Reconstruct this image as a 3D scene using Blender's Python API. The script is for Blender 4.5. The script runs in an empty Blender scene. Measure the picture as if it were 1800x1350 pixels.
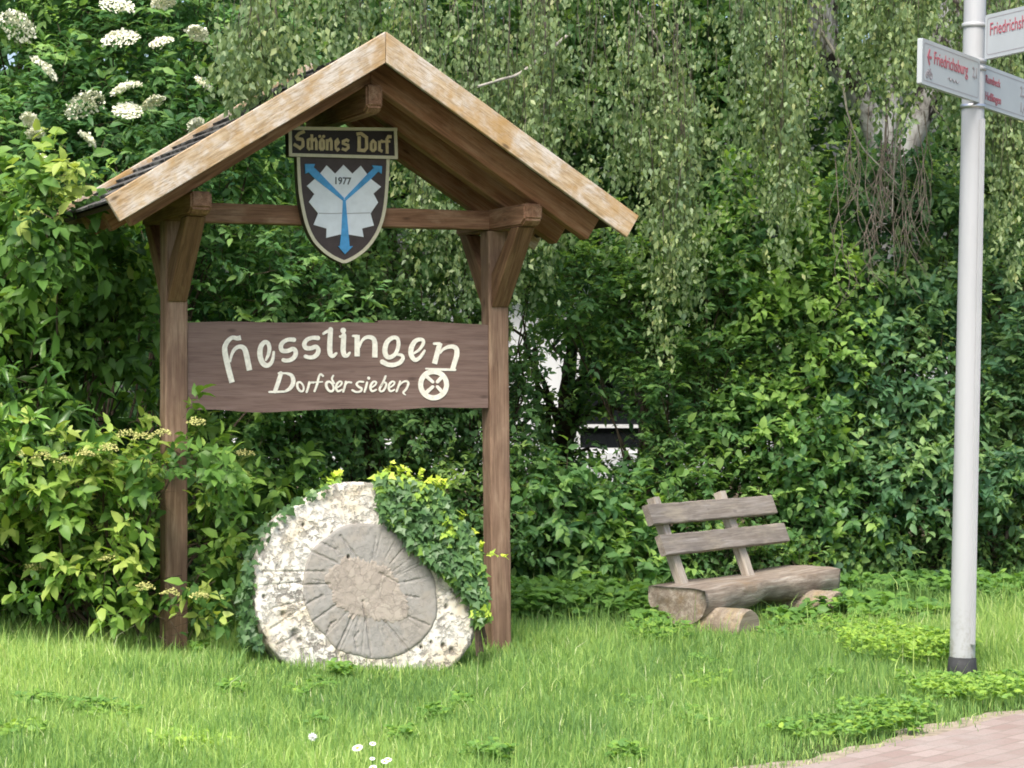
import bpy, bmesh, math, random
import numpy as np
from mathutils import Vector, Matrix, noise as mnoise

rng = np.random.default_rng(11)
random.seed(11)
R = math.radians
scene = bpy.context.scene
COL = scene.collection

# ------------------------------------------------------------------ camera, sky, sun, exposure
F_PX, EYE, CX, HY = 4000.0, 1.5, 900.0, 690.0
cam_d = bpy.data.cameras.new('camera')
cam = bpy.data.objects.new('camera', cam_d)
COL.objects.link(cam)
cam.location = (0, 0, EYE)
cam.rotation_euler = (R(90), 0, 0)
cam_d.sensor_width = 36.0
cam_d.lens = F_PX / 1800 * 36
cam_d.shift_y = 15 / 1800
cam_d.clip_end = 2000
scene.camera = cam

SUN_EL, SUN_AZ = 55.0, 16.0        # azimuth: degrees left of straight behind the camera
sd = Vector((-math.sin(R(SUN_AZ)) * math.cos(R(SUN_EL)), -math.cos(R(SUN_AZ)) * math.cos(R(SUN_EL)), math.sin(R(SUN_EL))))
world = bpy.data.worlds.new("World")
scene.world = world
world.use_nodes = True
wn = world.node_tree.nodes
sky = wn.new('ShaderNodeTexSky')
sky.sky_type = 'NISHITA'
sky.sun_disc = False
sky.sun_elevation = R(SUN_EL)
sky.sun_rotation = math.atan2(sd.x, sd.y)
sky.air_density = 1.0
sky.dust_density = 4.0
sky.ozone_density = 0.6
wn['Background'].inputs['Strength'].default_value = 0.15
world.node_tree.links.new(sky.outputs[0], wn['Background'].inputs['Color'])
sun_d = bpy.data.lights.new('sun', 'SUN')
sun_d.energy = 2.0
sun_d.angle = R(22)
sun_d.color = (1.0, 0.95, 0.87)
sun = bpy.data.objects.new('sun', sun_d)
COL.objects.link(sun)
sun.rotation_euler = (-sd).to_track_quat('-Z', 'Y').to_euler()
scene.view_settings.view_transform = 'Standard'
scene.view_settings.look = 'None'
scene.view_settings.exposure = 0.92
scene.view_settings.gamma = 1.0
scene.render.engine = 'CYCLES'
scene.cycles.max_bounces = 10
scene.cycles.diffuse_bounces = 8
scene.cycles.glossy_bounces = 2
scene.cycles.transmission_bounces = 8
scene.cycles.transparent_max_bounces = 4
scene.cycles.use_denoising = True
scene.cycles.filter_width = 1.8

# ------------------------------------------------------------------ helpers
def at(x, y, Y):
    """point at depth Y on the line of sight of photo pixel x, y"""
    return Vector(((x - CX) / F_PX * Y, Y, EYE - (y - HY) / F_PX * Y))

def ground_z(x, y=0):
    t = np.clip((-0.3 - np.asarray(x, float)) / 1.6, 0, 1)
    t = t * t * (3 - 2 * t)
    return -0.06 + 0.085 * t

def gz(x): return float(ground_z(x))

def link(name, me, mat=None, parent=None, M=None):
    o = bpy.data.objects.new(name, me)
    COL.objects.link(o)
    if mat is not None and me is not None and len(me.materials) == 0:
        me.materials.append(mat)
    if parent is not None:
        o.parent = parent
    if M is not None:
        o.matrix_local = M
    return o

def thing(name, label, cat, loc=(0, 0, 0), rot=(0, 0, 0), group=None):
    o = bpy.data.objects.new(name, None)
    COL.objects.link(o)
    o.empty_display_size = 0.1
    o.location = loc
    o.rotation_euler = rot
    return tag(o, label, cat, group)

def tag(o, label=None, cat=None, group=None, kind=None):
    if label: o['label'] = label
    if cat: o['category'] = cat
    if group: o['group'] = group
    if kind: o['kind'] = kind
    return o

def bm_mesh(name, bm, smooth=False):
    me = bpy.data.meshes.new(name)
    bmesh.ops.recalc_face_normals(bm, faces=bm.faces)
    bm.to_mesh(me)
    bm.free()
    if smooth:
        me.polygons.foreach_set('use_smooth', np.ones(len(me.polygons), bool))
    return me

def np_mesh(name, V, faces, attrs=None, smooth=False):
    """V (n,3); faces: list of (m,k) index arrays"""
    me = bpy.data.meshes.new(name)
    V = np.ascontiguousarray(V, np.float32)
    me.vertices.add(len(V))
    me.vertices.foreach_set('co', V.ravel())
    loops = np.concatenate([f.ravel() for f in faces]).astype(np.int32)
    tot = np.concatenate([np.full(len(f), f.shape[1]) for f in faces]).astype(np.int32)
    start = np.concatenate([[0], np.cumsum(tot)[:-1]]).astype(np.int32)
    me.loops.add(len(loops))
    me.loops.foreach_set('vertex_index', loops)
    me.polygons.add(len(tot))
    me.polygons.foreach_set('loop_start', start)
    if smooth:
        me.polygons.foreach_set('use_smooth', np.ones(len(tot), bool))
    for k, v in (attrs or {}).items():
        a = me.attributes.new(k, 'FLOAT', 'POINT')
        a.data.foreach_set('value', np.ascontiguousarray(v, np.float32))
    me.update(calc_edges=True)
    return me

def nrm(a):
    return a / np.maximum(np.linalg.norm(a, axis=-1, keepdims=True), 1e-9)

def basis(x, y, z, o):
    m = Matrix.Identity(4)
    for i in range(3):
        m[i][0], m[i][1], m[i][2], m[i][3] = x[i], y[i], z[i], o[i]
    return m

# ------------------------------------------------------------------ node helpers
class NT:
    def __init__(s, name):
        s.m = bpy.data.materials.new(name)
        s.m.use_nodes = True
        s.t = s.m.node_tree
        s.b = s.t.nodes['Principled BSDF']
        s.out = s.t.nodes['Material Output']
    def n(s, kind, **kw):
        nd = s.t.nodes.new('ShaderNode' + kind)
        for k, v in kw.items():
            if k in nd.inputs.keys(): nd.inputs[k].default_value = v
            else: setattr(nd, k, v)
        return nd
    def l(s, a, b): s.t.links.new(a, b)
    def coords(s, scale=(1, 1, 1), rand=True):
        tc = s.n('TexCoord')
        mp = s.n('Mapping')
        mp.inputs['Scale'].default_value = scale
        if rand:
            oi = s.n('ObjectInfo')
            mu = s.n('Math', operation='MULTIPLY'); mu.inputs[1].default_value = 37.0
            s.l(oi.outputs['Random'], mu.inputs[0])
            ad = s.n('VectorMath', operation='ADD')
            s.l(tc.outputs['Object'], ad.inputs[0]); s.l(mu.outputs[0], ad.inputs[1])
            s.l(ad.outputs[0], mp.inputs[0])
        else:
            s.l(tc.outputs['Object'], mp.inputs[0])
        return mp.outputs[0]
    def noise(s, vec, scale, detail=5, rough=0.55, dist=0.0):
        nd = s.n('TexNoise')
        nd.inputs['Scale'].default_value = scale
        nd.inputs['Detail'].default_value = detail
        nd.inputs['Roughness'].default_value = rough
        nd.inputs['Distortion'].default_value = dist
        s.l(vec, nd.inputs['Vector'])
        return nd.outputs['Fac']
    def voro(s, vec, scale, feature='F1', out='Distance'):
        nd = s.n('TexVoronoi'); nd.feature = feature
        nd.inputs['Scale'].default_value = scale
        s.l(vec, nd.inputs['Vector'])
        return nd.outputs[out]
    def ramp(s, fac, stops):
        nd = s.n('ValToRGB')
        el = nd.color_ramp.elements
        while len(el) < len(stops): el.new(0.5)
        for e, (p, c) in zip(el, stops):
            e.position = p
            e.color = (c, c, c, 1) if isinstance(c, (int, float)) else (*c, 1)
        s.l(fac, nd.inputs[0])
        return nd.outputs['Color']
    def mix(s, fac, a, b, mode='MIX'):
        nd = s.n('Mix'); nd.data_type = 'RGBA'; nd.blend_type = mode
        for sock, v in ((nd.inputs[0], fac), (nd.inputs[6], a), (nd.inputs[7], b)):
            if hasattr(v, 'is_output'): s.l(v, sock)
            elif isinstance(v, (int, float)): sock.default_value = v
            else: sock.default_value = (*v, 1)
        return nd.outputs[2]
    def bump(s, h, strength=0.4, dist=0.01):
        nd = s.n('Bump')
        nd.inputs['Strength'].default_value = strength
        nd.inputs['Distance'].default_value = dist
        s.l(h, nd.inputs['Height'])
        s.l(nd.outputs[0], s.b.inputs['Normal'])
    def color(s, c):
        if hasattr(c, 'is_output'): s.l(c, s.b.inputs['Base Color'])
        else: s.b.inputs['Base Color'].default_value = (*c, 1)
    def rough(s, r, spec=0.3):
        s.b.inputs['Roughness'].default_value = r
        s.b.inputs['Specular IOR Level'].default_value = spec

def wood(name, dark, mid, light, patch=None, patch_lo=0.5, patch_hi=0.68, knots=0.0, rough=0.75, bump=0.35, stain=None, sx=1.0):
    t = NT(name)
    v = t.coords((0.9 * sx, 13, 13))
    g = t.noise(v, 2.6, 7, 0.62, 0.5)
    c = t.ramp(g, [(0.28, dark), (0.5, mid), (0.72, light)])
    v2 = t.coords((1.2 * sx, 4, 4))
    if patch is not None:
        p = t.noise(v2, 2.4, 5, 0.65, 0.3)
        c = t.mix(t.ramp(p, [(patch_lo, 0.0), (patch_hi, 0.85)]), c, patch)
    if stain is not None:
        p2 = t.noise(v2, 1.3, 4, 0.6, 0.2)
        c = t.mix(t.ramp(p2, [(0.5, 0.0), (0.66, 0.8)]), c, stain)
    if knots:
        v3 = t.coords((1.6, 4.2, 4.2))
        k = t.voro(v3, 2.2)
        c = t.mix(t.ramp(k, [(0.05, knots), (0.13, 0.0)]), c, tuple(x * 0.35 for x in dark))
    v4 = t.coords((1.5 * sx, 60, 60))
    fine = t.noise(v4, 3, 3, 0.6)
    c = t.mix(t.ramp(fine, [(0.36, 0.45), (0.5, 0.0)]), c, tuple(x * 0.6 for x in dark))
    t.color(c)
    t.rough(rough, 0.25)
    h = t.mix(0.5, g, fine)
    t.bump(h, bump, 0.006)
    return t.m

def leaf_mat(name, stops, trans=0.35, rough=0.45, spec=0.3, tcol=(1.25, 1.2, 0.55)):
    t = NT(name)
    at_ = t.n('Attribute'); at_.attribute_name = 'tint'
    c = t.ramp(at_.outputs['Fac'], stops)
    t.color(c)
    t.rough(rough, spec)
    tr = t.n('BsdfTranslucent')
    t.l(t.mix(1.0, c, tcol, 'MULTIPLY'), tr.inputs['Color'])
    mx = t.n('MixShader'); mx.inputs[0].default_value = trans
    t.l(t.b.outputs[0], mx.inputs[1]); t.l(tr.outputs[0], mx.inputs[2])
    t.l(mx.outputs[0], t.out.inputs['Surface'])
    return t.m

def plain(name, col, rough=0.5, spec=0.3, var=0.0, scale=6.0, bump=0.0, metallic=0.0):
    t = NT(name)
    if var:
        v = t.coords((1, 1, 1))
        n_ = t.noise(v, scale, 5, 0.6)
        t.color(t.mix(t.ramp(n_, [(0.3, 0.0), (0.7, 1.0)]), tuple(x * (1 - var) for x in col), tuple(min(1, x * (1 + var)) for x in col)))
        if bump: t.bump(n_, bump, 0.005)
    else:
        t.color(col)
    t.rough(rough, spec)
    t.b.inputs['Metallic'].default_value = metallic
    return t.m

# ------------------------------------------------------------------ materials
M = {}
M['barge'] = wood('weathered_pale_wood', (0.30, 0.205, 0.11), (0.46, 0.35, 0.225), (0.60, 0.51, 0.39), patch=(0.60, 0.56, 0.51), patch_lo=0.44, patch_hi=0.62, knots=0.85, stain=(0.40, 0.245, 0.09), rough=0.9, bump=0.7, sx=2.6)
M['beam'] = wood('brown_stained_timber', (0.126, 0.065, 0.036), (0.265, 0.142, 0.082), (0.413, 0.252, 0.161), patch=(0.459, 0.311, 0.207), patch_lo=0.52, patch_hi=0.75, knots=0.6)
M['rafter'] = wood('red_brown_rafter_timber', (0.160, 0.073, 0.036), (0.310, 0.156, 0.080), (0.420, 0.250, 0.150), patch=(0.480, 0.310, 0.190), patch_lo=0.5, patch_hi=0.75, knots=0.6)
M['post'] = wood('weathered_brown_post_timber', (0.125, 0.075, 0.049), (0.240, 0.153, 0.103), (0.337, 0.236, 0.166), patch=(0.373, 0.271, 0.183), patch_lo=0.5, patch_hi=0.75, knots=0.7, stain=(0.152, 0.096, 0.069))
M['brace'] = wood('dark_brace_timber', (0.090, 0.047, 0.026), (0.180, 0.100, 0.054), (0.278, 0.162, 0.094), patch=(0.306, 0.198, 0.108), patch_lo=0.55, patch_hi=0.75)
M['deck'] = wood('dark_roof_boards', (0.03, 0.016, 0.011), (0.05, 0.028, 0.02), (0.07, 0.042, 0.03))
M['board'] = wood('purple_brown_varnished_board', (0.125, 0.080, 0.065), (0.179, 0.121, 0.101), (0.225, 0.159, 0.136), patch=(0.207, 0.141, 0.115), patch_lo=0.5, patch_hi=0.8, knots=0.55, rough=0.6, bump=0.2)
M['grey_wood'] = wood('grey_weathered_wood', (0.173, 0.139, 0.113), (0.271, 0.234, 0.204), (0.385, 0.345, 0.315), patch=(0.385, 0.331, 0.263), knots=0.4, stain=(0.198, 0.173, 0.154), rough=0.9, bump=0.6)
M['pale_wood'] = wood('pale_grey_weathered_wood', (0.300, 0.250, 0.200), (0.425, 0.375, 0.312), (0.550, 0.500, 0.438), rough=0.9, bump=0.5)
M['log'] = wood('split_log_wood', (0.162, 0.121, 0.091), (0.299, 0.249, 0.199), (0.461, 0.417, 0.359), patch=(0.276, 0.194, 0.115), patch_lo=0.52, patch_hi=0.72, stain=(0.127, 0.100, 0.078), rough=0.9, bump=0.9)
M['round_log'] = wood('tan_round_log_wood', (0.176, 0.137, 0.097), (0.301, 0.250, 0.188), (0.394, 0.340, 0.265), patch=(0.331, 0.250, 0.121), stain=(0.166, 0.131, 0.102), rough=0.9, bump=0.8)
M['cream_paint'] = plain('cream_letter_paint', (0.78, 0.76, 0.66), 0.6, 0.25, 0.16, 45, 0.3)
M['gold_paint'] = plain('dull_gold_paint', (0.546, 0.442, 0.260), 0.55, 0.3, 0.12, 40)
M['ivory_rim'] = plain('ivory_rim_paint', (0.62, 0.58, 0.43), 0.5, 0.3, 0.08, 30)
M['shield_dark'] = plain('dark_brown_shield_paint', (0.068, 0.052, 0.05), 0.55, 0.3, 0.15, 20)
M['header_dark'] = plain('near_black_plaque_paint', (0.028, 0.022, 0.022), 0.55, 0.3, 0.15, 20)
M['silver_paint'] = plain('silver_white_leaf_paint', (0.764, 0.813, 0.862), 0.45, 0.4, 0.08, 14, 0.1)
M['blue_paint'] = plain('sky_blue_arrow_paint', (0.086, 0.345, 0.667), 0.55, 0.3, 0.16, 25, 0.2)
M['grey_ink'] = plain('dark_grey_numeral_paint', (0.12, 0.13, 0.14), 0.6, 0.2)
M['seam'] = plain('grey_join_seam', (0.35, 0.36, 0.38), 0.7, 0.2)  # grey strip for the join across the leaf emblem
def pole_mat(col):
    t = NT('white_coated_metal')
    v = t.coords((6, 6, 0.8), False)
    a = t.noise(v, 2.0, 5, 0.65)
    c = t.mix(t.ramp(a, [(0.45, 0.0), (0.75, 0.35)]), col, tuple(x * 0.72 for x in col))
    b = t.noise(t.coords((1, 1, 1), False), 22, 4, 0.7)
    sx_ = t.n('SeparateXYZ'); tc = t.n('TexCoord'); t.l(tc.outputs['Object'], sx_.inputs[0])
    low = t.ramp(sx_.outputs[2], [(0.10, 1.0), (0.42, 0.0)])
    c = t.mix(t.mix(1.0, t.ramp(b, [(0.48, 0.0), (0.66, 0.7)]), low, 'MULTIPLY'), c, (0.22, 0.20, 0.15))
    t.color(c); t.rough(0.38, 0.5)
    return t.m
M['pole_paint'] = pole_mat((0.42, 0.433, 0.449))
M['white_metal'] = plain('white_coated_metal', (0.422, 0.433, 0.449), 0.35, 0.5, 0.05, 5)
M['sign_face'] = plain('white_sign_face', (0.428, 0.459, 0.478), 0.35, 0.45, 0.04, 6)
M['red_ink'] = plain('red_sign_ink', (0.40, 0.10, 0.13), 0.5, 0.3)
M['line_ink'] = plain('grey_sign_line', (0.30, 0.27, 0.29), 0.5, 0.3)
M['steel'] = plain('bright_steel_clamp', (0.55, 0.56, 0.58), 0.35, 0.5, metallic=0.9)
M['sleeve'] = plain('dark_grey_base_sleeve', (0.035, 0.037, 0.039), 0.7, 0.3, 0.3, 20)
M['plaster'] = plain('white_house_plaster', (0.750, 0.769, 0.796), 0.9, 0.1, 0.05, 3)
M['dark_glass'] = plain('dark_window_glass', (0.012, 0.014, 0.016), 0.08, 0.6)
M['white_frame'] = plain('white_window_frame', (0.78, 0.79, 0.80), 0.4, 0.4)
M['roof_tile'] = plain('dark_grey_roof_tile', (0.04, 0.045, 0.04), 0.8, 0.2, 0.3, 10)
M['plinth'] = plain('tan_plinth_stone', (0.30, 0.24, 0.18), 0.9, 0.1, 0.3, 10)
M['stem'] = plain('grey_brown_stem_bark', (0.09, 0.07, 0.05), 0.9, 0.1, 0.4, 25)
M['twig'] = plain('grey_birch_twig', (0.20, 0.17, 0.145), 0.9, 0.1, 0.3, 25)
M['pale_branch'] = plain('pale_birch_branch_bark', (0.36, 0.34, 0.30), 0.85, 0.15, 0.3, 18, 0.4)
M['floret'] = plain('creamy_white_florets', (0.82, 0.82, 0.66), 0.8, 0.1)
M['bud'] = plain('yellow_green_flower_buds', (0.46, 0.46, 0.17), 0.8, 0.1)
M['petal'] = plain('white_petals', (0.85, 0.85, 0.82), 0.8, 0.1)
M['yellow_eye'] = plain('yellow_flower_eye', (0.60, 0.40, 0.03), 0.8, 0.1)

def shingle_mat():
    t = NT('mossy_grey_roof_shingles')
    v = t.coords((1, 1, 1))
    a = t.noise(v, 9, 6, 0.6)
    c = t.ramp(a, [(0.35, (0.03, 0.028, 0.026)), (0.5, (0.09, 0.085, 0.08)), (0.62, (0.22, 0.215, 0.20))])
    t.color(c); t.rough(0.9, 0.2); t.bump(a, 0.6, 0.01)
    return t.m
M['shingle'] = shingle_mat()

def bark_birch():
    t = NT('white_birch_bark')
    v = t.coords((2.0, 2.0, 1.1), False)
    a = t.noise(v, 2.3, 5, 0.65, 0.6)
    c = t.ramp(a, [(0.42, (0.40, 0.41, 0.40)), (0.50, (0.26, 0.25, 0.235)), (0.55, (0.025, 0.021, 0.018))])
    v2 = t.coords((3, 3, 26), False)
    b = t.noise(v2, 2.0, 3, 0.6)
    c = t.mix(t.ramp(b, [(0.60, 0.0), (0.68, 0.6)]), c, (0.10, 0.085, 0.075))
    t.color(c); t.rough(0.8, 0.2); t.bump(a, 0.6, 0.03)
    return t.m
M['birch_bark'] = bark_birch()

def stone_mat(name, base, pore, warm, pore_scale, pore_amt, warm_amt, bump=0.8, rough=0.9, cracks=0):
    t = NT(name)
    v = t.coords((1, 1, 1))
    n1 = t.noise(v, 5, 6, 0.65, 0.2)
    c = t.mix(t.ramp(n1, [(0.45, 0.0), (0.62, warm_amt)]), base, warm)
    n2 = t.noise(v, pore_scale, 4, 0.7, 0.3)
    n3 = t.noise(v, 6.5, 3, 0.5)
    amt = t.ramp(n3, [(0.35, 0.25), (0.6, 1.0)])
    pf = t.mix(1.0, t.ramp(n2, [(0.47, 0.0), (0.57, pore_amt)]), amt, 'MULTIPLY')
    c = t.mix(pf, c, pore)
    if cracks:
        vv = t.n('VectorMath', operation='ADD')
        nz_ = t.n('TexNoise'); nz_.inputs['Scale'].default_value = 9; nz_.inputs['Detail'].default_value = 4
        t.l(v, nz_.inputs['Vector'])
        sc_ = t.n('VectorMath', operation='SCALE'); sc_.inputs['Scale'].default_value = 0.16
        t.l(nz_.outputs['Color'], sc_.inputs[0]); t.l(v, vv.inputs[0]); t.l(sc_.outputs[0], vv.inputs[1])
        ck = t.voro(vv.outputs[0], cracks, 'DISTANCE_TO_EDGE')
        cell = t.voro(vv.outputs[0], cracks, 'F1', 'Color')
        sep = t.n('SeparateColor'); t.l(cell, sep.inputs[0])
        c = t.mix(t.ramp(sep.outputs[0], [(0.2, 0.0), (0.9, 0.45)]), c, pore)
        c = t.mix(t.ramp(ck, [(0.0, 0.45), (0.05, 0.0)]), c, tuple(x * 0.5 for x in pore))  # crack shadows painted in as darker lines
    ad = t.n('Attribute'); ad.attribute_name = 'dirt'  # mask of shade painted into the colour of grooves and holes
    c = t.mix(ad.outputs['Fac'], c, (0.055, 0.045, 0.035))
    t.color(c); t.rough(rough, 0.15)
    inv = t.ramp(n2, [(0.48, 1.0), (0.62, 0.0)])
    t.bump(inv, bump, 0.008)
    return t.m
M['stone_outer'] = stone_mat('pitted_white_limestone', (0.68, 0.655, 0.595), (0.19, 0.175, 0.155), (0.56, 0.46, 0.29), 27, 0.92, 0.6)
M['stone_inner'] = stone_mat('smooth_grey_sandstone', (0.295, 0.285, 0.265), (0.19, 0.18, 0.165), (0.315, 0.285, 0.245), 40, 0.35, 0.7, 0.3)
M['stone_core'] = stone_mat('rough_tan_core_stone', (0.385, 0.34, 0.29), (0.24, 0.21, 0.18), (0.41, 0.37, 0.315), 16, 0.6, 0.8, 0.35, cracks=11)

def ground_mat():
    t = NT('grassy_soil')
    v = t.coords((1, 1, 1), False)
    a = t.noise(v, 3.0, 6, 0.65)
    b = t.noise(v, 40, 4, 0.6)
    c = t.ramp(a, [(0.3, (0.045, 0.075, 0.018)), (0.55, (0.07, 0.11, 0.025)), (0.75, (0.10, 0.09, 0.045))])
    c = t.mix(t.ramp(b, [(0.4, 0.5), (0.6, 0.0)]), c, (0.03, 0.04, 0.015))
    t.color(c); t.rough(0.95, 0.1); t.bump(b, 0.8, 0.03)
    return t.m
M['ground'] = ground_mat()

def path_mat():
    t = NT('worn_pink_pavers')
    tc = t.n('TexCoord')
    mp = t.n('Mapping'); mp.inputs['Rotation'].default_value = (0, 0, R(-51))
    t.l(tc.outputs['Object'], mp.inputs[0])
    br = t.n('TexBrick')
    br.inputs['Scale'].default_value = 1.0
    br.inputs['Brick Width'].default_value = 0.20
    br.inputs['Row Height'].default_value = 0.10
    br.inputs['Mortar Size'].default_value = 0.007
    br.inputs['Mortar Smooth'].default_value = 0.6
    br.inputs['Color1'].default_value = (0.30, 0.225, 0.195, 1)
    br.inputs['Color2'].default_value = (0.40, 0.325, 0.29, 1)
    br.inputs['Mortar'].default_value = (0.26, 0.22, 0.185, 1)
    t.l(mp.outputs[0], br.inputs['Vector'])
    a = t.noise(mp.outputs[0], 2.2, 6, 0.65)
    g = t.noise(mp.outputs[0], 120, 3, 0.7)
    c = t.mix(t.ramp(a, [(0.42, 0.0), (0.7, 0.75)]), br.outputs['Color'], (0.38, 0.34, 0.305))
    c = t.mix(t.ramp(g, [(0.35, 0.4), (0.5, 0.0)]), c, (0.22, 0.17, 0.14))
    t.color(c); t.rough(0.9, 0.2)
    h = t.mix(0.5, t.ramp(br.outputs['Fac'], [(0.0, 1.0), (1.0, 0.0)]), g)
    t.bump(h, 0.5, 0.006)
    return t.m
M['path'] = path_mat()
M['dirt'] = plain('sandy_dirt_edge', (0.33, 0.28, 0.21), 0.95, 0.1, 0.35, 14, 0.6)

G = lambda r, g, b: (r, g, b)
M['lf_viburnum'] = leaf_mat('viburnum_leaf', [(0.0, (0.06, 0.145, 0.035)), (0.5, (0.145, 0.29, 0.06)), (0.82, (0.28, 0.44, 0.085)), (1.0, (0.42, 0.53, 0.13))], 0.38)
M['lf_laurel'] = leaf_mat('laurel_leaf', [(0.0, (0.042, 0.105, 0.028)), (0.6, (0.098, 0.224, 0.042)), (1.0, (0.280, 0.504, 0.070))], 0.25, 0.32, 0.5)
M['lf_elder'] = leaf_mat('elder_leaf', [(0.0, (0.058, 0.156, 0.064)), (0.55, (0.136, 0.295, 0.101)), (1.0, (0.311, 0.503, 0.151))], 0.38)
M['lf_birch'] = leaf_mat('birch_leaf', [(0.0, (0.105, 0.18, 0.085)), (0.5, (0.245, 0.345, 0.155)), (0.8, (0.39, 0.48, 0.215)), (1.0, (0.56, 0.60, 0.30))], 0.42, 0.4, 0.4)
M['lf_hedge'] = leaf_mat('hedge_leaf', [(0.0, (0.065, 0.167, 0.073)), (0.55, (0.161, 0.324, 0.111)), (1.0, (0.359, 0.560, 0.149))], 0.46)
M['lf_hedge_b'] = leaf_mat('bluish_hedge_leaf', [(0.0, (0.060, 0.156, 0.092)), (0.55, (0.145, 0.292, 0.147)), (1.0, (0.309, 0.470, 0.184))], 0.46)
M['lf_dark'] = leaf_mat('dark_bush_leaf', [(0.0, (0.064, 0.142, 0.064)), (0.6, (0.146, 0.287, 0.104)), (1.0, (0.348, 0.520, 0.161))], 0.46)
M['lf_ivy'] = leaf_mat('ivy_leaf', [(0.0, (0.047, 0.111, 0.047)), (0.55, (0.116, 0.231, 0.077)), (0.75, (0.294, 0.479, 0.068)), (1.0, (0.632, 0.774, 0.103))], 0.28, 0.4, 0.4)
M['lf_weed'] = leaf_mat('weed_leaf', [(0.0, (0.082, 0.194, 0.061)), (0.5, (0.182, 0.356, 0.071)), (1.0, (0.437, 0.624, 0.102))], 0.38)
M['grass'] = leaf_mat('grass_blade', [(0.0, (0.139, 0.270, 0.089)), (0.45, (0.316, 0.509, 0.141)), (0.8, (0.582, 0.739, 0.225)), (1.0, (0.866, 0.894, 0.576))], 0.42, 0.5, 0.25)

# ------------------------------------------------------------------ the setting: ground and path
def axis_pts(lo, hi, step, far):
    a = list(np.arange(lo, hi + 1e-6, step))
    b = [lo - d for d in (2, 6, 15, 40, 100, far)][::-1]
    c = [hi + d for d in (2, 6, 15, 40, 100, far)]
    return np.array(b + a + c)
xs, ys = axis_pts(-6, 8, 0.25, 400), axis_pts(2, 26, 0.25, 600)
X, Yg = np.meshgrid(xs, ys)
near = (np.abs(X) < 9) & (Yg > 0) & (Yg < 28)
bumps = 0.012 * np.sin(X * 3.1 + 1.3 * np.sin(Yg * 2.1)) * np.cos(Yg * 2.7 + X) * near
V = np.stack([X, Yg, ground_z(X) + bumps - 0.006], -1).reshape(-1, 3)
nx, ny = len(xs), len(ys)
ii = (np.arange(ny - 1)[:, None] * nx + np.arange(nx - 1)[None]).ravel()
quads = np.stack([ii, ii + 1, ii + 1 + nx, ii + nx], -1)
tag(link('ground', np_mesh('ground', V, [quads], smooth=True), M['ground']), 'grassy ground sheet under the verge', kind='structure')

PA, PD = np.array([1.27, 9.53]), nrm(np.array([1.31, 1.61]))       # edge line of the paved path
PN = np.array([PD[1], -PD[0]])                                     # towards the paved side
def path_dist(x, y):
    return (x - PA[0]) * PN[0] + (y - PA[1]) * PN[1]
def strip(name, s0, s1, d0f, d1f, z, mat, nd=8, ns=90):
    S = np.linspace(s0, s1, ns)
    rows = []
    for k in range(nd + 1):
        f = k / nd
        d = d0f(S) * (1 - f) + d1f(S) * f
        P = PA[None] + S[:, None] * PD[None] + d[:, None] * PN[None]
        zz = ground_z(P[:, 0]) + 0.012 * np.sin(P[:, 0] * 3.1 + 1.3 * np.sin(P[:, 1] * 2.1)) * np.cos(P[:, 1] * 2.7 + P[:, 0]) * 0 + z
        rows.append(np.concatenate([P, zz[:, None]], 1))
    V = np.concatenate(rows)
    ii = (np.arange(nd)[:, None] * ns + np.arange(ns - 1)[None]).ravel()
    return link(name, np_mesh(name, V, [np.stack([ii, ii + 1, ii + 1 + ns, ii + ns], -1)], smooth=True), mat)
wob = lambda S: 0.05 * np.sin(S * 3.7) + 0.03 * np.sin(S * 9.1 + 1) + 0.015 * np.sin(S * 23.0)
tag(strip('dirt_edge', -9, 14, lambda S: -0.13 + wob(S), lambda S: 0 * S + 0.25, 0.008, M['dirt'], nd=4, ns=500), 'sandy dirt along the edge of the path', kind='structure')
tag(strip('path', -9, 14, lambda S: 0.01 + 0.35 * wob(S * 1.6 + 2) + 0.008 * np.sin(S * 41), lambda S: 0 * S + 2.6, 0.014, M['path'], ns=600), 'pink paved footpath in the lower right corner', kind='structure')

# ------------------------------------------------------------------ solids
def rough_beam(name, L, w, h, mat, parent, mtx, wob=0.0015, bev=0.006, seg=14, taper0=None):
    """square timber, length along local X, slightly uneven"""
    bm = bmesh.new()
    ss = np.linspace(-L / 2, L / 2, seg + 1)
    b = bev
    prof = [(-w / 2 + b, -h / 2), (w / 2 - b, -h / 2), (w / 2, -h / 2 + b), (w / 2, h / 2 - b), (w / 2 - b, h / 2), (-w / 2 + b, h / 2), (-w / 2, h / 2 - b), (-w / 2, -h / 2 + b)]
    rings = []
    for s in ss:
        k = 1.0
        if taper0 and abs(s) > L / 2 - 1e-6: k = taper0
        rings.append([bm.verts.new((s, y * k + random.uniform(-wob, wob), z * k + random.uniform(-wob, wob))) for y, z in prof])
    for a, c in zip(rings, rings[1:]):
        for i in range(8):
            bm.faces.new((a[i], a[(i + 1) % 8], c[(i + 1) % 8], c[i]))
    bm.faces.new(rings[0][::-1]); bm.faces.new(rings[-1])
    return link(name, bm_mesh(name, bm), mat, parent, mtx)

def beam_between(name, p0, p1, w, h, mat, parent, up=(0, 0, 1), **k):
    p0, p1 = Vector(p0), Vector(p1)
    x = (p1 - p0).normalized()
    z = Vector(up); z = (z - x * z.dot(x)).normalized()
    y = z.cross(x)
    return rough_beam(name, (p1 - p0).length, w, h, mat, parent, basis(x, y, z, (p0 + p1) / 2), **k)

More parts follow.
